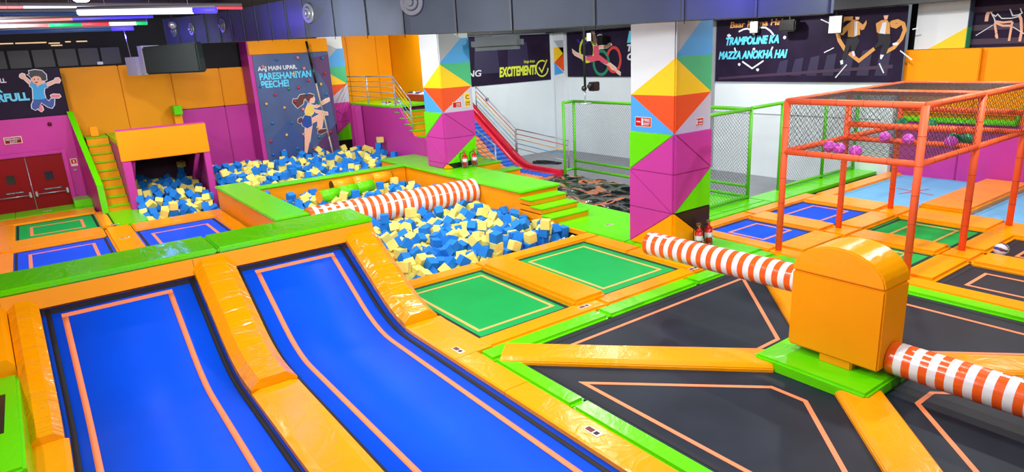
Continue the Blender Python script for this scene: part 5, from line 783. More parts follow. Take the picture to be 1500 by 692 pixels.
wedge('left black wedge trampoline beside the long green strip', [(X0, 6.7), (7.0, 4.3), (7.0, 3.2), (X0, .8)], [(4.92, 5.55), (6.52, 3.98), (6.52, 3.55), (4.92, 1.9)], [((4.7, .85), (7.1, 3.25))])
wedge('near right black wedge trampoline under the lower striped arm', [(4.8, Y0), (7.1, 3.15), (8.2, 3.15), (X1, Y0)], [(5.55, .85), (7.38, 2.72), (7.74, 2.72), (9.6, .85)], [((10.6, .6), (8.15, 3.25))])
wedge('right black wedge trampoline behind the orange box', [(X1, Y1-.1), (X1, .7), (8.25, 3.2), (8.25, 4.3)], [(10.22, 5.9), (10.22, 1.7), (8.68, 3.3), (8.68, 4.2)])
dm = thing('square_mat', 'square green centre mat beneath the orange box', 'mat', (7.62, 3.8, 0)); P(6.88, 8.3, 3.05, 4.48, GR, dm, -.09, .1, .03, 'mat_block')
sw = thing('sweeper_box', 'tall orange padded box with a rounded top in the middle of the black court', 'machine', (7.6, 3.7, .1))
bx('body_pad', 7.28, 7.86, 3.14, 4.26, .2, 1.19, ORM, sw, .02); bx('drive_plinth', 7.3, 7.8, 3.45, 3.85, .09, .21, ORM, sw, .015)
bm = bmesh.new(); pts = [(3.14, 1.2)]+[(3.70-.56*math.cos(PI*i/18), 1.2+.39*math.sin(PI*i/18)) for i in range(1, 18)]+[(4.26, 1.2)]; prism(bm, pts, 7.27, 7.87, 'X'); bev(bm, .018); rc_ = link('rounded_cap', bm, OR, sw)
for p_ in rc_.data.polygons: p_.use_smooth = abs(p_.normal.x) < .5
rc_.data.set_sharp_from_angle(angle=.6)
def striped(label, p0, p1, r, n, first=0, cat='roller', loc=None):
    t = thing('striped_roller', label, cat, loc or tuple((Vector(p0)+Vector(p1))/2))
    A = Vector(p0); B = Vector(p1)
    bm = bmesh.new(); tube(bm, A, B, r-.012, 20); link('foam_core', bm, STR_O, t)
    for i in range(n):
        a = A+(B-A)*(i/n); b = A+(B-A)*((i+1)/n); bm = bmesh.new(); tube(bm, a, b, r, 28, 0, None, False); link('stripe', bm, STR_O if (i+first) % 2 == 0 else STR_W, t, False)
    return t
striped('upper striped sweeper arm reaching back from the orange box past the column', (7.58, 6.88, .92), (7.58, 4.27, .97), .185, 30)
striped('lower striped sweeper arm running from the orange box to the right picture edge', (7.6, 3.13, .30), (7.6, .1, .32), .195, 34)
# ---------------------------------------------------------------- right hand grid
RG = 'small trampolines of the right hand grid'
tramp('front blue trampoline of the right grid, left of the first orange cage post', 11.55, 12.93, 7.14, 8.8, BLM, TAPE, (.2, .42), [(11.12, 11.55, 7.0, 8.8), (11.12, 13.3, 8.8, 9.15), (12.93, 13.62, 7.0, 8.78, .03), (11.42, 12.92, 6.46, 7.12, .02), (12.93, 13.62, 6.46, 6.99, .01)], group=RG)
tramp('rear blue trampoline of the right grid, inside the cage near the light blue bed', 13.65, 15.22, 7.1, 8.78, BLM, TAPE, (.2, .42), [(13.31, 16.0, 8.78, 9.15), (15.22, 16.15, 7.0, 8.77, .03), (13.63, 15.2, 6.46, 7.08, .02)], group=RG)
tramp('front green trampoline of the right grid, behind the orange box', 11.45, 12.9, 4.78, 6.45, GNM, TAPG, (.2, .42), [(11.0, 11.42, 4.7, 6.98), (12.9, 13.6, 4.77, 6.45, .03), (11.42, 12.9, 4.2, 4.76, .02), (12.91, 13.6, 4.2, 4.76, .01)], group=RG)
tramp('rear green trampoline of the right grid, framed by the cage posts', 13.6, 15.1, 4.76, 6.42, GNM, TAPG, (.2, .42), [(15.1, 16.13, 4.7, 6.45, .03), (13.6, 15.1, 4.2, 4.74, .02), (15.2, 16.13, 6.46, 6.99, .01)], group=RG)
tramp('front black trampoline of the right grid at the right picture edge', 11.42, 12.76, 2.2, 4.18, BKM, TAPE, (.28, .35), [(11.0, 11.41, 2.5, 4.69), (11.0, 11.41, .2, 2.49), (12.76, 13.54, 2.2, 4.19, .03), (11.42, 12.8, 1.6, 2.18)], group=RG)
tramp('rear black trampoline with a volleyball on it at the right picture edge', 13.54, 14.95, 2.2, 4.17, BKM, TAPE, (.28, .35), [(14.95, 16.04, 2.2, 4.69, .03), (13.5, 14.95, 1.6, 2.18)], group=RG)
lb = tramp('light blue trampoline bed with a red cross in front of the magenta wall', 16.2, 19.97, 6.5, 8.5, LBM, LBM, (.05, .05), [(16.1, 20.0, 8.52, 8.95), (16.15, 20.0, 5.46, 6.48, .1)])
bm = bmesh.new(); d = .26; c0 = (18.0, 7.35)
for a in (PI/4+.5, -PI/4+.5): strip(bm, [(c0[0]-d*2*math.cos(a), c0[1]-d*2*math.sin(a)), (c0[0]+d*2*math.cos(a), c0[1]+d*2*math.sin(a))], .05, -.05, -.044)
link('red_cross', bm, mat('red_mark', (190, 70, 70), .6), lb)
tramp('second light blue trampoline bed at the right picture edge', 16.2, 19.97, 3.3, 5.45, LBM, LBM, (.05, .05), [(16.05, 20.0, 2.9, 3.28)])
# ---------------------------------------------------------------- left rear grid
LG = 'trampolines behind the green beam'
tramp('green trampoline behind the beam, in front of the red doors', -.9, 1.0, 20.45, 22.85, GNM, TAPE, (.36, .6), [(-2.9, 1.08, 22.87, 23.85), (-2.9, -.9, 20.4, 22.85), (1.0, 1.3, 20.45, 22.85), (-2.9, 1.02, 19.25, 20.42, .02)], group=LG, tw=.07)
tramp('blue trampoline behind the beam at the left picture edge', -.93, 1.0, 15.2, 19.2, BLM, TAPE, (.32, .45), [(1.03, 1.64, 15.2, 20.1, .03), (-2.9, -.93, 15.2, 19.22)], group=LG, tw=.07)
tramp('blue trampoline behind the beam, in front of the launch tower pit', 1.66, 3.6, 15.2, 19.26, BLM, TAPE, (.32, .6), [(1.66, 3.98, 19.27, 20.2), (3.6, 3.98, 15.2, 19.26)], group=LG, tw=.07)
rug(-2.9, 3.98, 11.7, 15.18, 'orange pad floor hidden behind the green beam', OR, (0, 2))
rug(1.32, 2.12, 20.2, 22.4, 'green entry mat at the foot of the left stairs', GR, (), 'X', .015)
rug(-2.9, 1.1, 23.9, 24.95, 'green walkway mat along the foot of the red doors', GR, (-.9,))
tg = thing('door_step', 'small raised green step between the right red door and the stairs', 'step', (.85, 24.5, 0)); bx('step_pad', .62, 1.12, 24.1, 24.98, 0, .22, GR, tg, .02)
# ---------------------------------------------------------------- green decks
rug(9.6, 11.42, 9.42, 12.84, 'bright green floor mat between the steps and the airbag', GR, (), 'X')
rug(9.6, 14.6, 9.18, 9.41, 'narrow green deck strip behind the nearest column', GR, (11.4,))
rug(11.43, 14.6, 9.42, 10.88, 'green deck in front of the airbag behind the nearest column', GR, (13,))
rug(14.61, 20.0, 9.18, 9.93, 'green deck strip along the foot of the far net', GR, (17.2,))
rug(9.57, 11.1, 7.15, 9.17, 'green deck around the foot of the nearest column', GR, (), 'X')
# ---------------------------------------------------------------- platform, walkways, bar
pf = thing('platform', 'long green-topped orange platform ending in steps beside the foam pit', 'platform', (10.1, 15.5, -.1))
bx('orange_body', 9.52, 10.76, 12.95, 19.3, -.12, .55, ORM, pf, .015)
for a, b in ((12.86, 15.9), (15.91, 19.3)): bx('green_mat', 9.46, 10.8, a, b, .55, .61, GR, pf, .02)
bx('green_mat', 9.5, 10.86, 19.31, 21.0, .55, .61, GR, pf, .02); bx('orange_body', 9.55, 10.86, 19.31, 20.95, -.12, .55, ORM, pf)
for k, (y0, z) in enumerate(((12.42, .455), (12.0, .305), (11.6, .15))):
    s_ = bx('step', 9.48, 10.62, y0+.03, 12.95, z-.15 if k < 2 else -.02, z-.03, ORM, pf, .01); bx('step_tread', 9.44, 10.62, y0, y0+.46, z-.03, z, GR, s_, .01)
bx('pit_edge_panel', 9.5, 9.56, 10.55, 19.3, -.13, -.0, ORM, pf)
wk = thing('walkway', 'green-topped orange walkway left of the striped roller', 'walkway', (4.4, 17.6, -.1)); bx('orange_body', 4.04, 4.8, 14.85, 20.5, -.1, .55, ORM, wk, .015); bx('green_mat', 4.0, 4.84, 14.8, 20.56, .55, .61, GR, wk, .02); bx('pit_lining', 4.78, 4.84, 11.6, 19, -.59, .0, DARK, wk)
wk = thing('cross_bar', 'narrow green-topped orange bar between two foam pits', 'divider', (7.1, 19.3, -.1)); bx('orange_body', 4.84, 9.5, 19.1, 19.42, -.5, .56, ORM, wk, .01); bx('green_mat', 4.84, 9.46, 19.04, 19.5, .56, .61, GR, wk, .02)
tl = bx('pit_lining', 4.84, 9.5, 10.52, 10.56, -.58, -.1, DARK); tag(tl, 'dark lining wall at the near edge of the big foam pit', 'lining')
striped('huge orange and white striped foam roller lying across the big pit', (4.82, 15.0, .36), (9.47, 15.05, .33), .34, 44)
def roll(label, p0, p1, r, m, endm, n):
    t = thing('foam_roll', label, 'foam roll', tuple((Vector(p0)+Vector(p1))/2), 'foam rolls lying in the pit'); A = Vector(p0); B = Vector(p1)
    for i in range(n): bm = bmesh.new(); tube(bm, A+(B-A)*((i+.01)/n), A+(B-A)*((i+.99)/n), r, 18); link('roll_section', bm, m, t)
    bm = bmesh.new(); d = (B-A).normalized(); tube(bm, A-d*.012, A, r*.98, 18); tube(bm, B, B+d*.012, r*.98, 18); link('end_cap', bm, endm, t)
roll('green foam roll with orange end caps lying on the cubes behind the striped roller', (5.98, 17.4, .40), (7.74, 17.82, .40), .17, GR, OR, 3)
roll('orange foam roll lying against the orange bar at the back of the pit', (6.85, 18.72, .38), (8.8, 18.78, .40), .17, OR, BKV, 3)
# ---------------------------------------------------------------- airbag
bm = bmesh.new(); nx, ny = 60, 110; x0, x1, y0, y1 = 11.47, 14.25, 10.92, 16.5
from mathutils import noise
g = [[bm.verts.new((x0+(x1-x0)*i/nx, y0+(y1-y0)*j/ny, -.10+.07*noise.noise(Vector((x0+i*.13, j*.11, 0)))+.03*abs(noise.noise(Vector((i*.35, j*.3, 5))))-.06*(1 if min(i, nx-i, j, ny-j) == 0 else 0))) for j in range(ny+1)] for i in range(nx+1)]
for i in range(nx):
    for j in range(ny): bm.faces.new((g[i][j], g[i+1][j], g[i+1][j+1], g[i][j+1])).smooth = True
ab = thing('airbag', 'crumpled glossy black airbag with orange-brown printed shapes in the netted pit', 'airbag', (12.8, 13.7, -.4))
am = mat('airbag_vinyl', (16, 19, 24), .2, .35, 4, coat=.2); nt = am.node_tree; b = nt.nodes['Principled BSDF']
tc = nt.nodes.new('ShaderNodeTexCoord'); n = nt.nodes.new('ShaderNodeTexNoise'); n.inputs['Scale'].default_value = 1.1; n.inputs['Detail'].default_value = 4; n.inputs['Distortion'].default_value = 1.5
mp = nt.nodes.new('ShaderNodeMapping'); mp.inputs['Location'].default_value = (3.1, 1.7, 0); nt.links.new(tc.outputs['Object'], mp.inputs[0]); nt.links.new(mp.outputs[0], n.inputs['Vector'])
rp = nt.nodes.new('ShaderNodeValToRGB'); rp.color_ramp.interpolation = 'CONSTANT'; e = rp.color_ramp.elements; e[0].color = lin((16, 19, 24)); e[1].position = .555; e[1].color = lin((182, 108, 74)); q = e.new(.66); q.color = lin((16, 19, 24)); q = e.new(.0); q.color = lin((16, 19, 24)); q = e.new(.36); q.color = lin((16, 19, 24))
nt.links.new(n.outputs[0], rp.inputs[0]); nt.links.new(rp.outputs[0], b.inputs['Base Color'])
link('vinyl_sheet', bm, am, ab); bx('airbag_body', 11.5, 14.22, 10.95, 16.45, -.58, -.22, BKV, ab)
# ---------------------------------------------------------------- nets
def net(bm, o, u, v, W_, H_, s=.1, r=.0028):
    """diamond net panel of thin three-sided strands from corner o along unit vectors u and v"""
    o = Vector(o); u = Vector(u); v = Vector(v); k = 1.0; n = int((W_+H_)/s)+1; w_ = u.cross(v)
    for i in range(n):
        for sg in (1, -1):
            t = i*s
            a0 = max(0, t-H_); a1 = min(W_, t)
            if a1-a0 < .02: continue
            pa = (a0, t-a0); pb = (a1, t-a1)
            if sg < 0: pa = (W_-pa[0], pa[1]); pb = (W_-pb[0], pb[1])
            A = o+u*pa[0]+v*pa[1]; B = o+u*pb[0]+v*pb[1]; d = (B-A).normalized(); p = d.cross(w_)*r; q = w_*r
            A3 = [bm.verts.new(A+p), bm.verts.new(A-p*.5+q), bm.verts.new(A-p*.5-q)]; B3 = [bm.verts.new(B+p), bm.verts.new(B-p*.5+q), bm.verts.new(B-p*.5-q)]
            for k_ in range(3): bm.faces.new((A3[k_], A3[(k_+1) % 3], B3[(k_+1) % 3], B3[k_]))
gn = thing('net_fence', 'green tube fence with grey diamond net around the airbag pit', 'fence', (14.3, 13, 0))
def post(x, y, z0, z1, parent=gn, r=.045, m=GP, nm='post'): return tb(nm, (x, y, z0), (x, y, z1), r, m, parent, 10)
for x, y in ((14.05, 16.5), (14.5, 16.5), (14.5, 9.85), (11.15, 9.85)): post(x, y, -.59 if y > 16 else 0, 2.3)
for z in (.06, 2.28):
    tb('rail', (14.05, 16.5, z), (14.5, 16.5, z), .045, GP, gn); tb('rail', (14.5, 16.5, z), (14.5, 9.85, z), .045, GP, gn); tb('rail', (14.5, 9.85, z), (11.15, 9.85, z), .045, GP, gn)
tb('rail', (14.5, 16.5, .32), (14.5, 9.85, .32), .04, GP, gn)
bm = bmesh.new(); net(bm, (14.5, 16.5, .05), (0, -1, 0), (0, 0, 1), 6.65, 2.2); net(bm, (14.05, 16.5, .05), (1, 0, 0), (0, 0, 1), .45, 2.2); net(bm, (11.15, 9.85, .05), (1, 0, 0), (0, 0, 1), 3.35, 2.2)
o = link('net_mesh', bm, NETG, gn); o['kind'] = 'stuff'
gn = thing('net_fence', 'green tube fence with diamond net running back beside the light blue trampolines', 'fence', (18, 9.85, 0))
for x in (15.86, 18.0, 19.75): post(x, 9.85, 0, 2.33, gn)
tb('rail', (14.5, 9.85, 2.3), (19.8, 9.85, 2.36), .045, GP, gn); tb('rail', (15.86, 9.85, .06), (19.8, 9.85, .06), .045, GP, gn)
bm = bmesh.new(); net(bm, (15.86, 9.85, .05), (1, 0, 0), (0, 0, 1), 3.9, 2.25); o = link('net_mesh', bm, NETG, gn); o['kind'] = 'stuff'
# ---------------------------------------------------------------- ball cage
cg = thing('ball_cage', 'tall orange foam-clad post frame with black netting holding balls', 'cage', (13.4, 5.7, 0))
CX, CY_ = (11.2, 13.4, 15.68), (6.87, 4.55)
def foamtube(nm, p0, p1, r=.055):
    A = Vector(p0); B = Vector(p1); o = tb(nm, A, B, r, OP, cg, 12); n = max(1, int((B-A).length/.5)); d = (B-A).normalized()
    for i in range(1, n+1):
        c = A+(B-A)*i/(n+1); bm = bmesh.new(); tube(bm, c-d*.004, c+d*.004, r+.002, 12); link('foam_joint', bm, OPJ, o)
for x in CX:
    for y in CY_: foamtube('post', (x, y, 0.0), (x, y, 2.84), .06)
for z in (1.92, 2.84):
    for y in CY_: foamtube('rail', (11.2, y, z), (13.4, y, z)); foamtube('rail', (13.4, y, z), (15.68, y, z))
    for x in CX: foamtube('rail', (x, 6.87, z), (x, 4.55, z))
foamtube('rail', (13.4, 6.87, 2.2), (13.4, 4.55, 2.2)); foamtube('rail', (15.68, 6.87, 2.3), (15.68, 4.55, 2.3))
bm = bmesh.new()
for x in (11.2, 13.4, 15.68): net(bm, (x, 6.87, 1.92), (0, -1, 0), (0, 0, 1), 2.32, .92, .11, .0032)
for y in CY_: net(bm, (11.2, y, 1.92), (1, 0, 0), (0, 0, 1), 4.48, .92, .11, .0032)
for z in (2.86, 1.9): net(bm, (11.2, 6.87, z), (1, 0, 0), (0, -1, 0), 4.48, 2.32, .13, .0032)
o = link('black_netting', bm, NETB, cg); o['kind'] = 'stuff'
PUR = mat('purple_ball', (200, 70, 190), .4, .2, 20); GBL = mat('green_ball', (24, 150, 100), .4, .2, 20)
for i, (x, y, m, lab) in enumerate(((11.62, 6.25, PUR, 'leftmost purple ball in the front bay of the cage'), (11.5, 6.0, PUR, 'second purple ball from the left, touching the leftmost one'), (11.38, 5.65, PUR, 'purple ball resting just above the front rail of the cage'),
        (13.2, 6.02, PUR, 'left purple ball of the two beside the middle rail'), (13.16, 5.58, PUR, 'right purple ball of the two beside the middle rail'), (13.2, 4.88, PUR, 'purple ball near the right front post of the cage'),
        (15.4, 6.7, GBL, 'leftmost green ball, high at the back of the cage'), (15.4, 6.1, GBL, 'second green ball from the left at the back of the cage'), (13.62, 5.0, GBL, 'green ball hidden behind the rightmost purple ball'), (13.7, 4.82, GBL, 'rightmost green ball beside the cage post'))):
    t = sphere('play_ball', (0, 0, 0), .105, m, None, 3); t.location = (x, y, 2.01 if x < 15 else 2.02); tag(t, lab, 'ball', 'balls lying on the cage net')
    bm = bmesh.new(); tube(bm, (0, 0, -.005), (0, 0, .005), .106, 20, caps=False); tube(bm, (-.005, 0, 0), (.005, 0, 0), .106, 20, caps=False); s_ = link('ball_seam', bm, mat('seam_'+('pink' if m is PUR else 'mint'), (236, 150, 226) if m is PUR else (120, 220, 170), .5), None); s_.parent = t; s_.rotation_euler = (i, i*2, 0)
vb = thing('volleyball', 'white, blue and maroon volleyball on the rear black trampoline', 'ball', (13.67, 4.02, -.05))
bm = bmesh.new(); bmesh.ops.create_icosphere(bm, subdivisions=4, radius=.12); bmesh.ops.translate(bm, vec=(13.67, 4.02, .07), verts=bm.verts)
for f in bm.faces:
    c = f.calc_center_median()-Vector((13.67, 4.02, .07)); q = math.sin(5*math.atan2(c.z, c.x)+8*c.y); f.material_index = 0 if q < .35 else (1 if c.y > 0 else 2); f.smooth = True
link('leather_cover', bm, [pm('print_white'), mat('ball_blue', (50, 60, 150), .4), mat('ball_maroon', (90, 30, 60), .4)], vb)
# ================================================================ CLIMBING WALL, TOWER, STAIRS, SLIDE
cw = struct(bx('wall_climbing', 6.72, 9.66, 25.0, 26.0, -.5, 4.8, MG))
bx('header_pad', 6.75, 9.66, 24.93, 25.0, 4.32, 4.8, ORM, cw, .02)
mu = tag(bx('wall_mural', 6.86, 9.66, 24.96, 25.0, -.3, 4.31, mat('mural_slate', PC['slate'], .45, var=.12)), 'slate-blue climbing wall mural with a climbing girl and two lines of lettering', 'mural')
pr('plum_shape', [(8.9, 4.1), (9.65, 4.2), (9.65, 1.0), (9.5, 3.0)], 24.955, 24.96, pm('plum'), mu, 'Y'); pr('plum_shape', [(9.65, 1.6), (9.65, -.2), (8.1, -.2), (8.9, 1.0)], 24.955, 24.96, pm('plum'), mu, 'Y')
pr('hill_shape', [(7.0, 1.2), (7.8, 1.9), (8.6, .9), (8.7, -.2), (7.0, -.2)], 24.953, 24.957, mat('mural_blue', (50, 76, 132), .5), mu, 'Y')
art('girl', mu, 'Y', 24.957, 'climbing_girl', .02)
text('AAJ MAIN UPAR,', (6.98, 24.95, 3.70), .2, 1.42, 'Y', pm('print_white'), mu, 0, .03); text('PARESHANIYAN', (7.0, 24.95, 3.42), .25, 1.9, 'Y', pm('cyan_print'), mu, 0, .03); text('PEECHE!', (7.02, 24.95, 3.14), .25, 1.0, 'Y', pm('cyan_print'), mu, 0, .03)
HC = dict(r=(180, 40, 60), y=(220, 170, 80), b=(20, 110, 180), p=(230, 130, 120), g=(20, 120, 100))
for i, (px_, pz_, c) in enumerate(((160, 27, 'b'), (285, 15, 'p'), (435, 17, 'b'), (83, 65, 'p'), (322, 77, 'p'), (450, 108, 'r'), (348, 148, 'r'), (425, 172, 'y'), (288, 188, 'r'), (230, 195, 'g'), (150, 228, 'r'), (98, 278, 'y'), (202, 303, 'y'), (338, 228, 'b'), (458, 232, 'b'), (130, 390, 'b'), (245, 393, 'b'), (213, 465, 'y'), (315, 467, 'p'), (403, 432, 'y'), (485, 465, 'r'), (120, 495, 'r'), (415, 490, 'g'), (198, 558, 'p'), (278, 550, 'b'), (132, 575, 'b'), (378, 557, 'r'), (487, 550, 'b'), (225, 620, 'g'), (308, 615, 'y'), (70, 178, 'b'), (258, 107, 'y'), (410, 285, 'g'), (265, 270, 'r'), (315, 318, 'p'))):
    u = (px_-10)/500; X_ = 6.90+u*2.55+(pz_/690)*.0; Z_ = 4.32-pz_/655*4.05-.15*u
    X_ = 6.82+(px_-18-pz_*.13)/455*2.84
    bm = bmesh.new(); bmesh.ops.create_icosphere(bm, subdivisions=2, radius=.055)
    for v in bm.verts: v.co *= random.uniform(.75, 1.2); v.co.y *= .7
    h_ = link('climbing_hold', bm, mat('hold_'+c, HC[c], .5), None, True); h_.location = (X_, 24.93, Z_); tag(h_, 'small '+dict(r='crimson', y='tan', b='blue', p='pink', g='teal')[c]+' resin hold bolted to the climbing wall mural', 'climbing hold', dict(r='crimson', y='tan', b='blue', p='pink', g='teal')[c]+' climbing holds')
rp_ = thing('climbing_rope', 'thick pale climbing rope with a big knot hanging before the mural', 'rope', (9.2, 24.3, .3))
R0 = [(8.70, 24.45, 4.7), (8.78, 24.45, 3.9), (8.86, 24.45, 3.2)]; R1 = [(8.86, 24.45, 3.2), (8.97, 24.45, 2.2), (9.08, 24.42, 1.2), (9.17, 24.4, .42)]
bm = bmesh.new()
for a, b in zip(R0, R0[1:]): tube(bm, a, b, .045, 8)
link('black_sleeve', bm, BKV, rp_)
bm = bmesh.new()
for a, b in zip(R1, R1[1:]): tube(bm, a, b, .028, 8)
link('rope_length', bm, mat('rope_hemp', (186, 176, 146), .8, .4, 40), rp_)
bm = bmesh.new()
for k in range(3):
    c = Vector((9.19, 24.38, .36-.05*k)); pr_ = [c+Vector((.12*math.cos(a+k), .08*math.sin(a+k), .06*math.sin(2*a+k))) for a in [2*PI*i/10 for i in range(11)]]
    for a, b in zip(pr_, pr_[1:]): tube(bm, a, b, .04, 7)
link('rope_knot', bm, mat('rope_hemp', (186, 176, 146), .8, .4, 40), rp_)
# launch tower
tw = thing('launch_tower', 'orange-fronted tower with magenta legs above the small foam pit', 'tower', (3.1, 24, -.1))
bx('fascia_pad', 1.93, 4.36, 22.1, 22.2, 1.45, 2.34, ORM, tw, .015); bx('edge_trim', 1.95, 4.34, 22.1, 22.3, 2.34, 2.37, MG, tw)
bx('leg', 1.95, 2.18, 22.12, 22.3, -.5, 1.45, MG, tw, .015); bx('leg', 4.18, 4.36, 22.12, 22.3, -.5, 1.45, MG, tw, .015)
bx('tower_wall', 1.95, 2.03, 22.3, 25.9, -.5, 1.9, MG, tw); bx('tower_wall', 4.28, 4.36, 22.3, 25.9, -.5, 1.9, MG, tw); bx('deck', 1.96, 4.35, 22.3, 25.92, 1.9, 2.04, GR, tw)
bx('lining_panel', 2.03, 4.28, 25.86, 25.93, -.5, 1.9, mat('dark_lining', (60, 20, 50), .6), tw)
for x in (2.25, 4.05): tb('brace', (x, 22.4, 1.4), (x, 24.2, .1), .07, MG, tw, 8)
bx('corner_post', 4.1, 4.36, 25.6, 25.95, 2.04, 2.45, ORM, tw, .01); bx('post_cap', 4.1, 4.36, 25.4, 25.95, 2.45, 2.75, GR, tw, .01)
bx('corner_stub', 1.5, 1.72, 24.9, 25.1, 2.04, 2.35, OR, tw, .02)
stt = thing('stairs', 'orange stairs with green treads climbing beside the launch tower', 'stairs', (1.65, 23.4, 0))
for k in range(9):
    z = .17+.2325*k; y = 22.4+.28*k
    s_ = bx('step', 1.34, 2.12 if k == 0 else 1.94, y, 22.7+.28*8, z-.2325 if k else 0, z-.025, ORM, stt); bx('step_tread', 1.33, 2.12 if k == 0 else 1.94, y-.03, y+.30 if k < 8 else 25.95, z-.025, z, GR, s_, .008)
def skew(bm):
    for v in bm.verts: v.co.x -= (v.co.y-22.35)*.075
bm = bmesh.new(); prism(bm, [(22.35, -.1), (22.35, .80), (24.95, 2.8), (24.95, -.1)], 1.22, 1.34, 'X'); skew(bm); link('stringer_panel', bm, MG, stt)
bm = bmesh.new(); prism(bm, [(22.30, 0), (22.30, .84), (24.95, 2.88), (24.95, 2.8), (22.36, .78), (22.36, 0)], 1.20, 1.36, 'X'); skew(bm); link('green_coping', bm, GRC, stt)
# landing, its stairs and wall
ld = thing('landing', 'magenta-walled landing with green floor between middle and far columns', 'platform', (12.3, 23.5, -.3))
bx('magenta_wall', 10.86, 10.95, 19.4, 26.3, -.3, 1.22, MG, ld); bx('magenta_wall', 10.86, 10.95, 21.9, 26.3, 1.22, 2.2, MG, ld); pr('magenta_wall', [(19.4, 1.22), (20.85, 1.22), (21.9, 2.2), (21.9, 1.22)][1:], 10.86, 10.95, MG, ld, 'X')
bm = bmesh.new()
ps = [(10.72+.12*math.sin(i*1.9), 26.2-i*.16) for i in range(8)]
for (xa, ya), (xb, yb) in zip(ps, ps[1:]):
    v = [bm.verts.new(p) for p in ((xa, ya, -.2), (xb, yb, -.2), (xb, yb, 2.2), (xa, ya, 2.2))]; bm.faces.new(v).smooth = True
link('magenta_curtain', bm, MG, ld)
bx('green_floor', 10.82, 12.5, 22.2, 27.2, 2.18, 2.25, GR, ld, .01); bx('green_floor', 12.5, 13.36, 22.6, 27.2, 2.17, 2.24, GR, ld, .01); bx('green_floor', 13.36, 14.25, 22.6, 23.58, 2.17, 2.24, GR, ld, .01)
bx('understructure', 10.96, 13.3, 22.7, 27.1, -.5, 2.17, MG, ld)
for k in range(8):
    y = 22.2-.34*k; z = 2.05-.2*k
    if z < .62: break
    xl = 10.84 if k < 4 else 10.97
    s_ = bx('step', xl+.04, 12.42, y-.3, y+.02, max(z-.45, -.3), z-.03, ORM, ld); bx('step_tread', xl, 12.42, y-.34, y+.02, z-.03, z, GR, s_, .008)
struct(bx('wall_landing_side', 13.38, 13.48, 23.8, 27.3, -.6, 5.7, ORM)); wo = struct(bx('wall_orange', 9.0, 13.4, 27.3, 27.5, -.6, 5.7, ORM)); panels(wo, [9.05, 9.9, 11.35, 12.7, 13.36], 2.2, 5.0, 'Y', 27.3, ORM)
fs = thing('foot_steps', 'two low green-topped orange steps behind the middle column', 'steps', (12, 18.8, -.5)); bx('step', 11.1, 12.55, 18.1, 19.4, -.55, .38, ORM, fs); bx('step_tread', 11.1, 12.6, 18.05, 19.4, .38, .43, GR, fs, .01); bx('step', 11.1, 13.0, 17.6, 18.1, -.55, .13, ORM, fs); bx('step_tread', 11.1, 13.05, 17.55, 18.06, .13, .18, GR, fs, .01)
# railings
RC = [mat('rail_grey_paint', (172, 178, 184), .35, metal=.3), mat('rail_red', (200, 80, 50), .4), mat('rail_yellow', (226, 176, 40), .4), mat('rail_blue', (80, 160, 210), .4), mat('rail_grey_paint', (172, 178, 184), .35)]
def railing(label, pts, h, cols, n=5, r=.022):
    t = thing('railing', label, 'railing', pts[0])
    for p in pts: tb('post', p, (p[0], p[1], p[2]+h), .028, RC[0], t, 8)
    for a, b in zip(pts, pts[1:]):
        for k in range(n):
            z = h*(1-k/n*.92); tb('bar', (a[0], a[1], a[2]+z), (b[0], b[1], b[2]+z), r if k == 0 else r*.7, RC[cols[k]], t, 8)
railing('grey guard rail around the edge of the shoe landing', [(12.3, 26.9, 2.25), (10.95, 26.6, 2.25), (10.95, 24.65, 2.25), (10.95, 22.3, 2.25)][1:], 1.05, [0, 0, 0, 0, 0])
railing('sloping rail with coloured bars on the left side of the landing stairs', [(10.93, 22.25, 2.25), (10.93, 21.1, 1.5)], 1.0, [0, 2, 2, 3, 0])
railing('sloping rail with coloured bars on the right side of the landing stairs', [(12.4, 22.25, 2.25), (12.4, 21.0, 1.4)], 1.0, [0, 0, 2, 3, 0])
railing('grey rail with coloured bars along the far side of the slide, steep part', [(14.35, 22.1, 1.75), (14.35, 19.6, .28)], .95, [0, 1, 2, 3, 0])
railing('grey rail with coloured bars along the level foot of the slide', [(14.35, 19.55, .25), (14.35, 16.65, .05)], .95, [0, 1, 2, 3, 0])
railing('short grey rail on the near side of the slide behind the middle column', [(12.45, 19.7, .5), (12.45, 18.2, -.1)], 1.05, [0, 1, 0, 3, 0])
# slide
sl = thing('slide', 'wide slide with red side rail and rows of green, orange and blue scales', 'slide', (13.3, 19, -.5))
def zs(y):
    if y < 18.2: return -.10
    if y < 19.4: return -.10+.26*(y-18.2)**2
    return .274+.62*(y-19.4)
def lane(nm, xa, xb, m, dz, y1=22.6, n=30, r=0):
    bm = bmesh.new(); rows = []
    for y in ys(16.7, y1, n):
        z = zs(y)+dz; rows.append([bm.verts.new(p) for p in ((xa, y, z), (xb, y, z), (xb, y, z-.1-r), (xa, y, z-.1-r))])
    for a, b in zip(rows, rows[1:]):
        for j in range(4): bm.faces.new((a[j], a[(j+1) % 4], b[(j+1) % 4], b[j])).smooth = (j % 2 == 0)
    bm.faces.new(rows[0]); bm.faces.new(rows[-1][::-1]); bmesh.ops.recalc_face_normals(bm, faces=bm.faces); return link(nm, bm, m, sl)
SR = mat('slide_red', (214, 30, 60), .35, coat=.3); lane('red_side_rail', 13.98, 14.2, SR, .14, r=.2); lane('red_lane', 13.72, 13.98, SR, .04)
lane('slide_bed', 12.35, 13.72, mat('slide_bed_orange', (240, 140, 80), .5), 0)
SCM = [mat('scale_green', (20, 150, 110), .5), mat('scale_orange', (246, 150, 86), .5), mat('scale_orange', (246, 150, 86), .5), mat('scale_blue', (36, 106, 214), .5)]
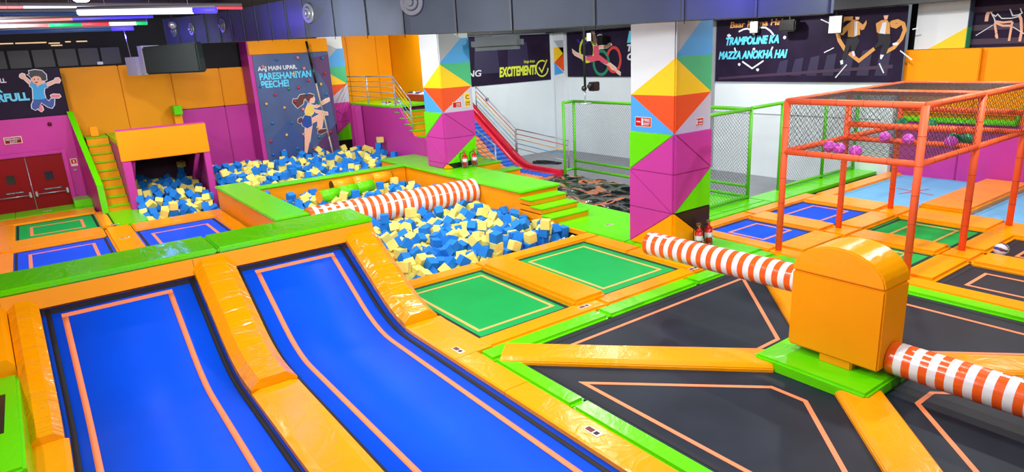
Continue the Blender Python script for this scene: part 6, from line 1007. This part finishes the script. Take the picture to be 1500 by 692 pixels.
for j in range(6):
    xa = 12.35+j*.228; m = SCM[(0, 0, 1, 1, 3, 3)[j]]; bm = bmesh.new(); y = 16.75
    while y < 22.4:
        z0, z1 = zs(y), zs(y+.2); x_ = xa+(.02 if int(y*5) % 2 else 0)
        v = [bm.verts.new(p) for p in ((x_, y-.0, z0+.05), (x_+.05, y-.05, z0+.05), (x_+.15, y-.05, z0+.05), (x_+.225, y, z0+.05), (x_+.225, y+.22, z1+.01), (x_, y+.22, z1+.01))]; bm.faces.new(v)
        v2 = [bm.verts.new(q.co-Vector((0, 0, .045))) for q in v[:4]]
        for k in range(3): bm.faces.new((v[k], v2[k], v2[k+1], v[k+1]))
        y += .2
    bmesh.ops.recalc_face_normals(bm, faces=bm.faces); link('scale_row', bm, m, sl)
bx('slide_support', 12.6, 14.1, 19.6, 22.6, -.58, .2, DARK, sl)
t = thing('wall_panel_red', 'dark red door panel in the white wall beyond the slide', 'door', (13.6, 23.5, .6)); bx('panel', 14.25, 14.95, 23.5, 23.58, -.55, 1.4, mat('dark_red_panel', (120, 26, 34), .5), t, .01); bx('panel_edge', 14.95, 15.0, 23.5, 23.58, -.55, 1.42, GREYP, t)
t = thing('alarm_bell', 'small dark red alarm on the white wall below the EXCITEMENT banner', 'alarm', (15.8, 23.55, 2.0)); tb('bell_base', (15.85, 23.6, 2.05), (15.85, 23.52, 2.05), .06, mat('dark_red', (70, 8, 12), .3), t, 12)
t = thing('wall_notice', 'small blue and white notice at the foot of the white wall behind the net', 'notice', (19.8, 18.7, -.1)); bx('notice_sheet', 19.82, 19.85, 18.0, 18.7, -.42, .05, pm('print_white'), t); bx('blue_block', 19.81, 19.82, 18.05, 18.65, -.42, -.1, mat('notice_blue', (40, 110, 190), .5), t); text('NO. 1', (19.80, 18.6, -.07), .08, .4, 'X', pm('navy'), t)
t = thing('floor_drain', 'dark oval cover on the grey floor beyond the slide rails', 'cover', (15.2, 19.0, -.59)); tb('cover_plate', (15.6, 19.6, -.6), (15.6, 19.6, -.57), .3, DARK, t, 18)
t = thing('coiled_cable', 'tangled dark cable on the grey floor beyond the slide', 'cable', (16.9, 21, -.59)); bm = bmesh.new(); c = [(16.9+.4*math.cos(i*.9)*(1-i*.03), 21+.6*math.sin(i*.7), -.57+.02*(i % 3)) for i in range(16)]
for a, b in zip(c, c[1:]): tube(bm, a, b, .03, 6)
link('cable_loop', bm, DARK, t)
# shoes and bag
def shoe(x, y, z, rz, m, label):
    t = thing('shoe', label, 'shoe', (x, y, z)); t.rotation_euler = (0, 0, rz)
    bm = bmesh.new(); secs = [(-.14, .035, .0), (-.1, .045, .09), (0, .045, .07), (.07, .05, .05), (.14, .035, .03)]
    rows = [[bm.verts.new((a, w_*s_, zz)) for s_, zz in ((-1, .02), (-.8, .02+h), (.8, .02+h), (1, .02))] for a, w_, h in secs]
    for a, b in zip(rows, rows[1:]):
        for j in range(3): bm.faces.new((a[j], a[j+1], b[j+1], b[j])).smooth = True
    bm.faces.new(rows[0]); bm.faces.new(rows[-1][::-1])
    u = link('shoe_upper', bm, m); u.parent = t; bm = bmesh.new(); prism(bm, [(-.15, -.045), (.1, -.055), (.155, 0), (.1, .055), (-.15, .045)], 0, .025); s_ = link('sole', bm, pm('print_white')); s_.parent = t
random.seed(4); SM = [mat('shoe_grey', (120, 120, 150), .6), mat('shoe_dark', (40, 40, 60), .6), mat('shoe_pink', (190, 120, 130), .6), pm('print_white')]
for i in range(7): shoe(11.25+random.uniform(-.05, .35), 23.9-.17*i, 2.25, random.uniform(0, 3), SM[i % 4], ['grey', 'dark', 'pink', 'white'][i % 4]+' trainer on the green landing floor, '+['farthest of the row', 'second from the far end of the row', 'third from the far end of the row', 'in the middle of the row', 'third from the near end of the row', 'second from the near end of the row', 'nearest of the row'][i])
rb = thing('red_bench', 'low red bench at the back of the landing carrying shoes', 'bench', (12.3, 22.6, 2.25)); bx('bench_seat', 12.5, 13.3, 22.7, 24.4, 2.25, 2.5, REDX, rb, .02)
for i in range(9): shoe(12.62+(i % 2)*.2, 22.9+.17*i, 2.51, random.uniform(0, 3), SM[(i+1) % 4], ['dark', 'pink', 'white', 'grey'][i % 4]+' shoe on the red bench, '+['at its near end', 'second from its near end', 'third from its near end', 'fourth from its near end', 'in its middle', 'fourth from its far end', 'third from its far end', 'second from its far end', 'at its far end'][i])
hb = thing('handbag', 'dark handbag with a looped handle standing among the shoes on the red bench', 'bag', (12.9, 23.6, 2.5)); bx('bag_body', 12.95, 13.15, 23.4, 23.8, 2.5, 2.78, BKV, hb, .03)
bm = bmesh.new(); q = [(13.05, 23.6+.12*math.cos(a), 2.78+.14*math.sin(a)) for a in [PI*i/8 for i in range(9)]]
for a, b in zip(q, q[1:]): tube(bm, a, b, .012, 6)
link('bag_handle', bm, BKV, hb)
# stickers on the pads
def sticker(x, y, z, rz, label, s_=.11):
    t = thing('pad_sticker', label, 'sticker', (x, y, z)); t.rotation_euler = (0, 0, rz)
    for nm, (a, b, c, d), m, h in (('sticker_sheet', (-s_, s_, -s_*.45, s_*.45), pm('sticker'), .004), ('dark_band', (-s_*.9, 0, -s_*.3, s_*.3), mat('sticker_maroon', (110, 40, 40), .5), .006), ('pictogram', (s_*.2, s_*.7, -s_*.25, s_*.25), pm('trouser'), .006)):
        o = bx(nm, a, b, c, d, 0, h, m); o.parent = t
for x, y, z, rz, lab in ((4.17, 7.3, .021, -PI/2, 'warning sticker on the orange pad beside the right runway'), (4.2, 4.6, .021, -PI/2, 'maroon and white warning sticker nearest the bottom picture edge'), (6.55, 7.32, .0, 0, 'warning sticker on the orange pad below the thick divider of the green trampolines'), (9.2, 7.3, .0, 0, 'warning sticker on the orange pad in front of the column'),
        (10.3, 10.6, .0, 0, 'warning sticker on the green deck behind the foam pit'), (11.3, 8.98, .0, 0, 'warning sticker on the orange pad behind the front blue trampoline'), (1.3, 20.3, .03, 0, 'pale sticker on the orange pad left of the entry mat'), (1.33, 18.4, .03, 0, 'pale sticker on the orange pad between the two rear blue trampolines'), (-.1, 24.4, .0, 0, 'pale sticker on the green mat before the red doors')):
    sticker(x, y, z, rz, lab)
# ---------------------------------------------------------------- foam cubes
def cube_mesh(s_):
    bm = bmesh.new(); bmesh.ops.create_cube(bm, size=s_); me = bpy.data.meshes.new('foam_cube'); bm.to_mesh(me); bm.free(); return me
CM = []
for m in (BF, YF): q = cube_mesh(.2); q.materials.append(m); CM.append(q)
PN = ['in the big foam pit around the striped roller', 'in the foam pit below the climbing wall', 'in the small foam pit under the launch tower']
rest = {}
for i in range(len(CUBES)//7):
    x, y, z, a, b_, c, d = CUBES[i*7:i*7+7]; L = Vector((x/100, y/100, z/100)); Q = Quaternion((a, b_, c, d)).normalized(); k = random.random() < .47
    p = 0 if y < 1905 and x > 480 else 1 if x > 400 else 2
    if i < 300:
        o = bpy.data.objects.new('foam_cube', CM[k]); COL.objects.link(o); o.location = L; o.rotation_mode = 'QUATERNION'; o.rotation_quaternion = Q
        o['label'] = ('pale yellow' if k else 'bright blue')+' foam cube '+PN[p]; o['category'] = 'foam cube'; o['group'] = ('yellow' if k else 'blue')+' foam cubes '+PN[p]
    else: rest.setdefault(p, []).append((L, Q, k))
for p, ls in rest.items():
    bm = bmesh.new()
    for L, Q, k in ls:
        M_ = Matrix.Translation(L) @ Q.to_matrix().to_4x4(); r = bmesh.ops.create_cube(bm, size=.2, matrix=M_)
        for f in {f for v in r['verts'] for f in v.link_faces}: f.material_index = int(k)
    o = link('foam_cubes', bm, [BF, YF]); tag(o, 'heap of further blue and yellow foam cubes '+PN[p], 'foam cubes'); o['kind'] = 'stuff'
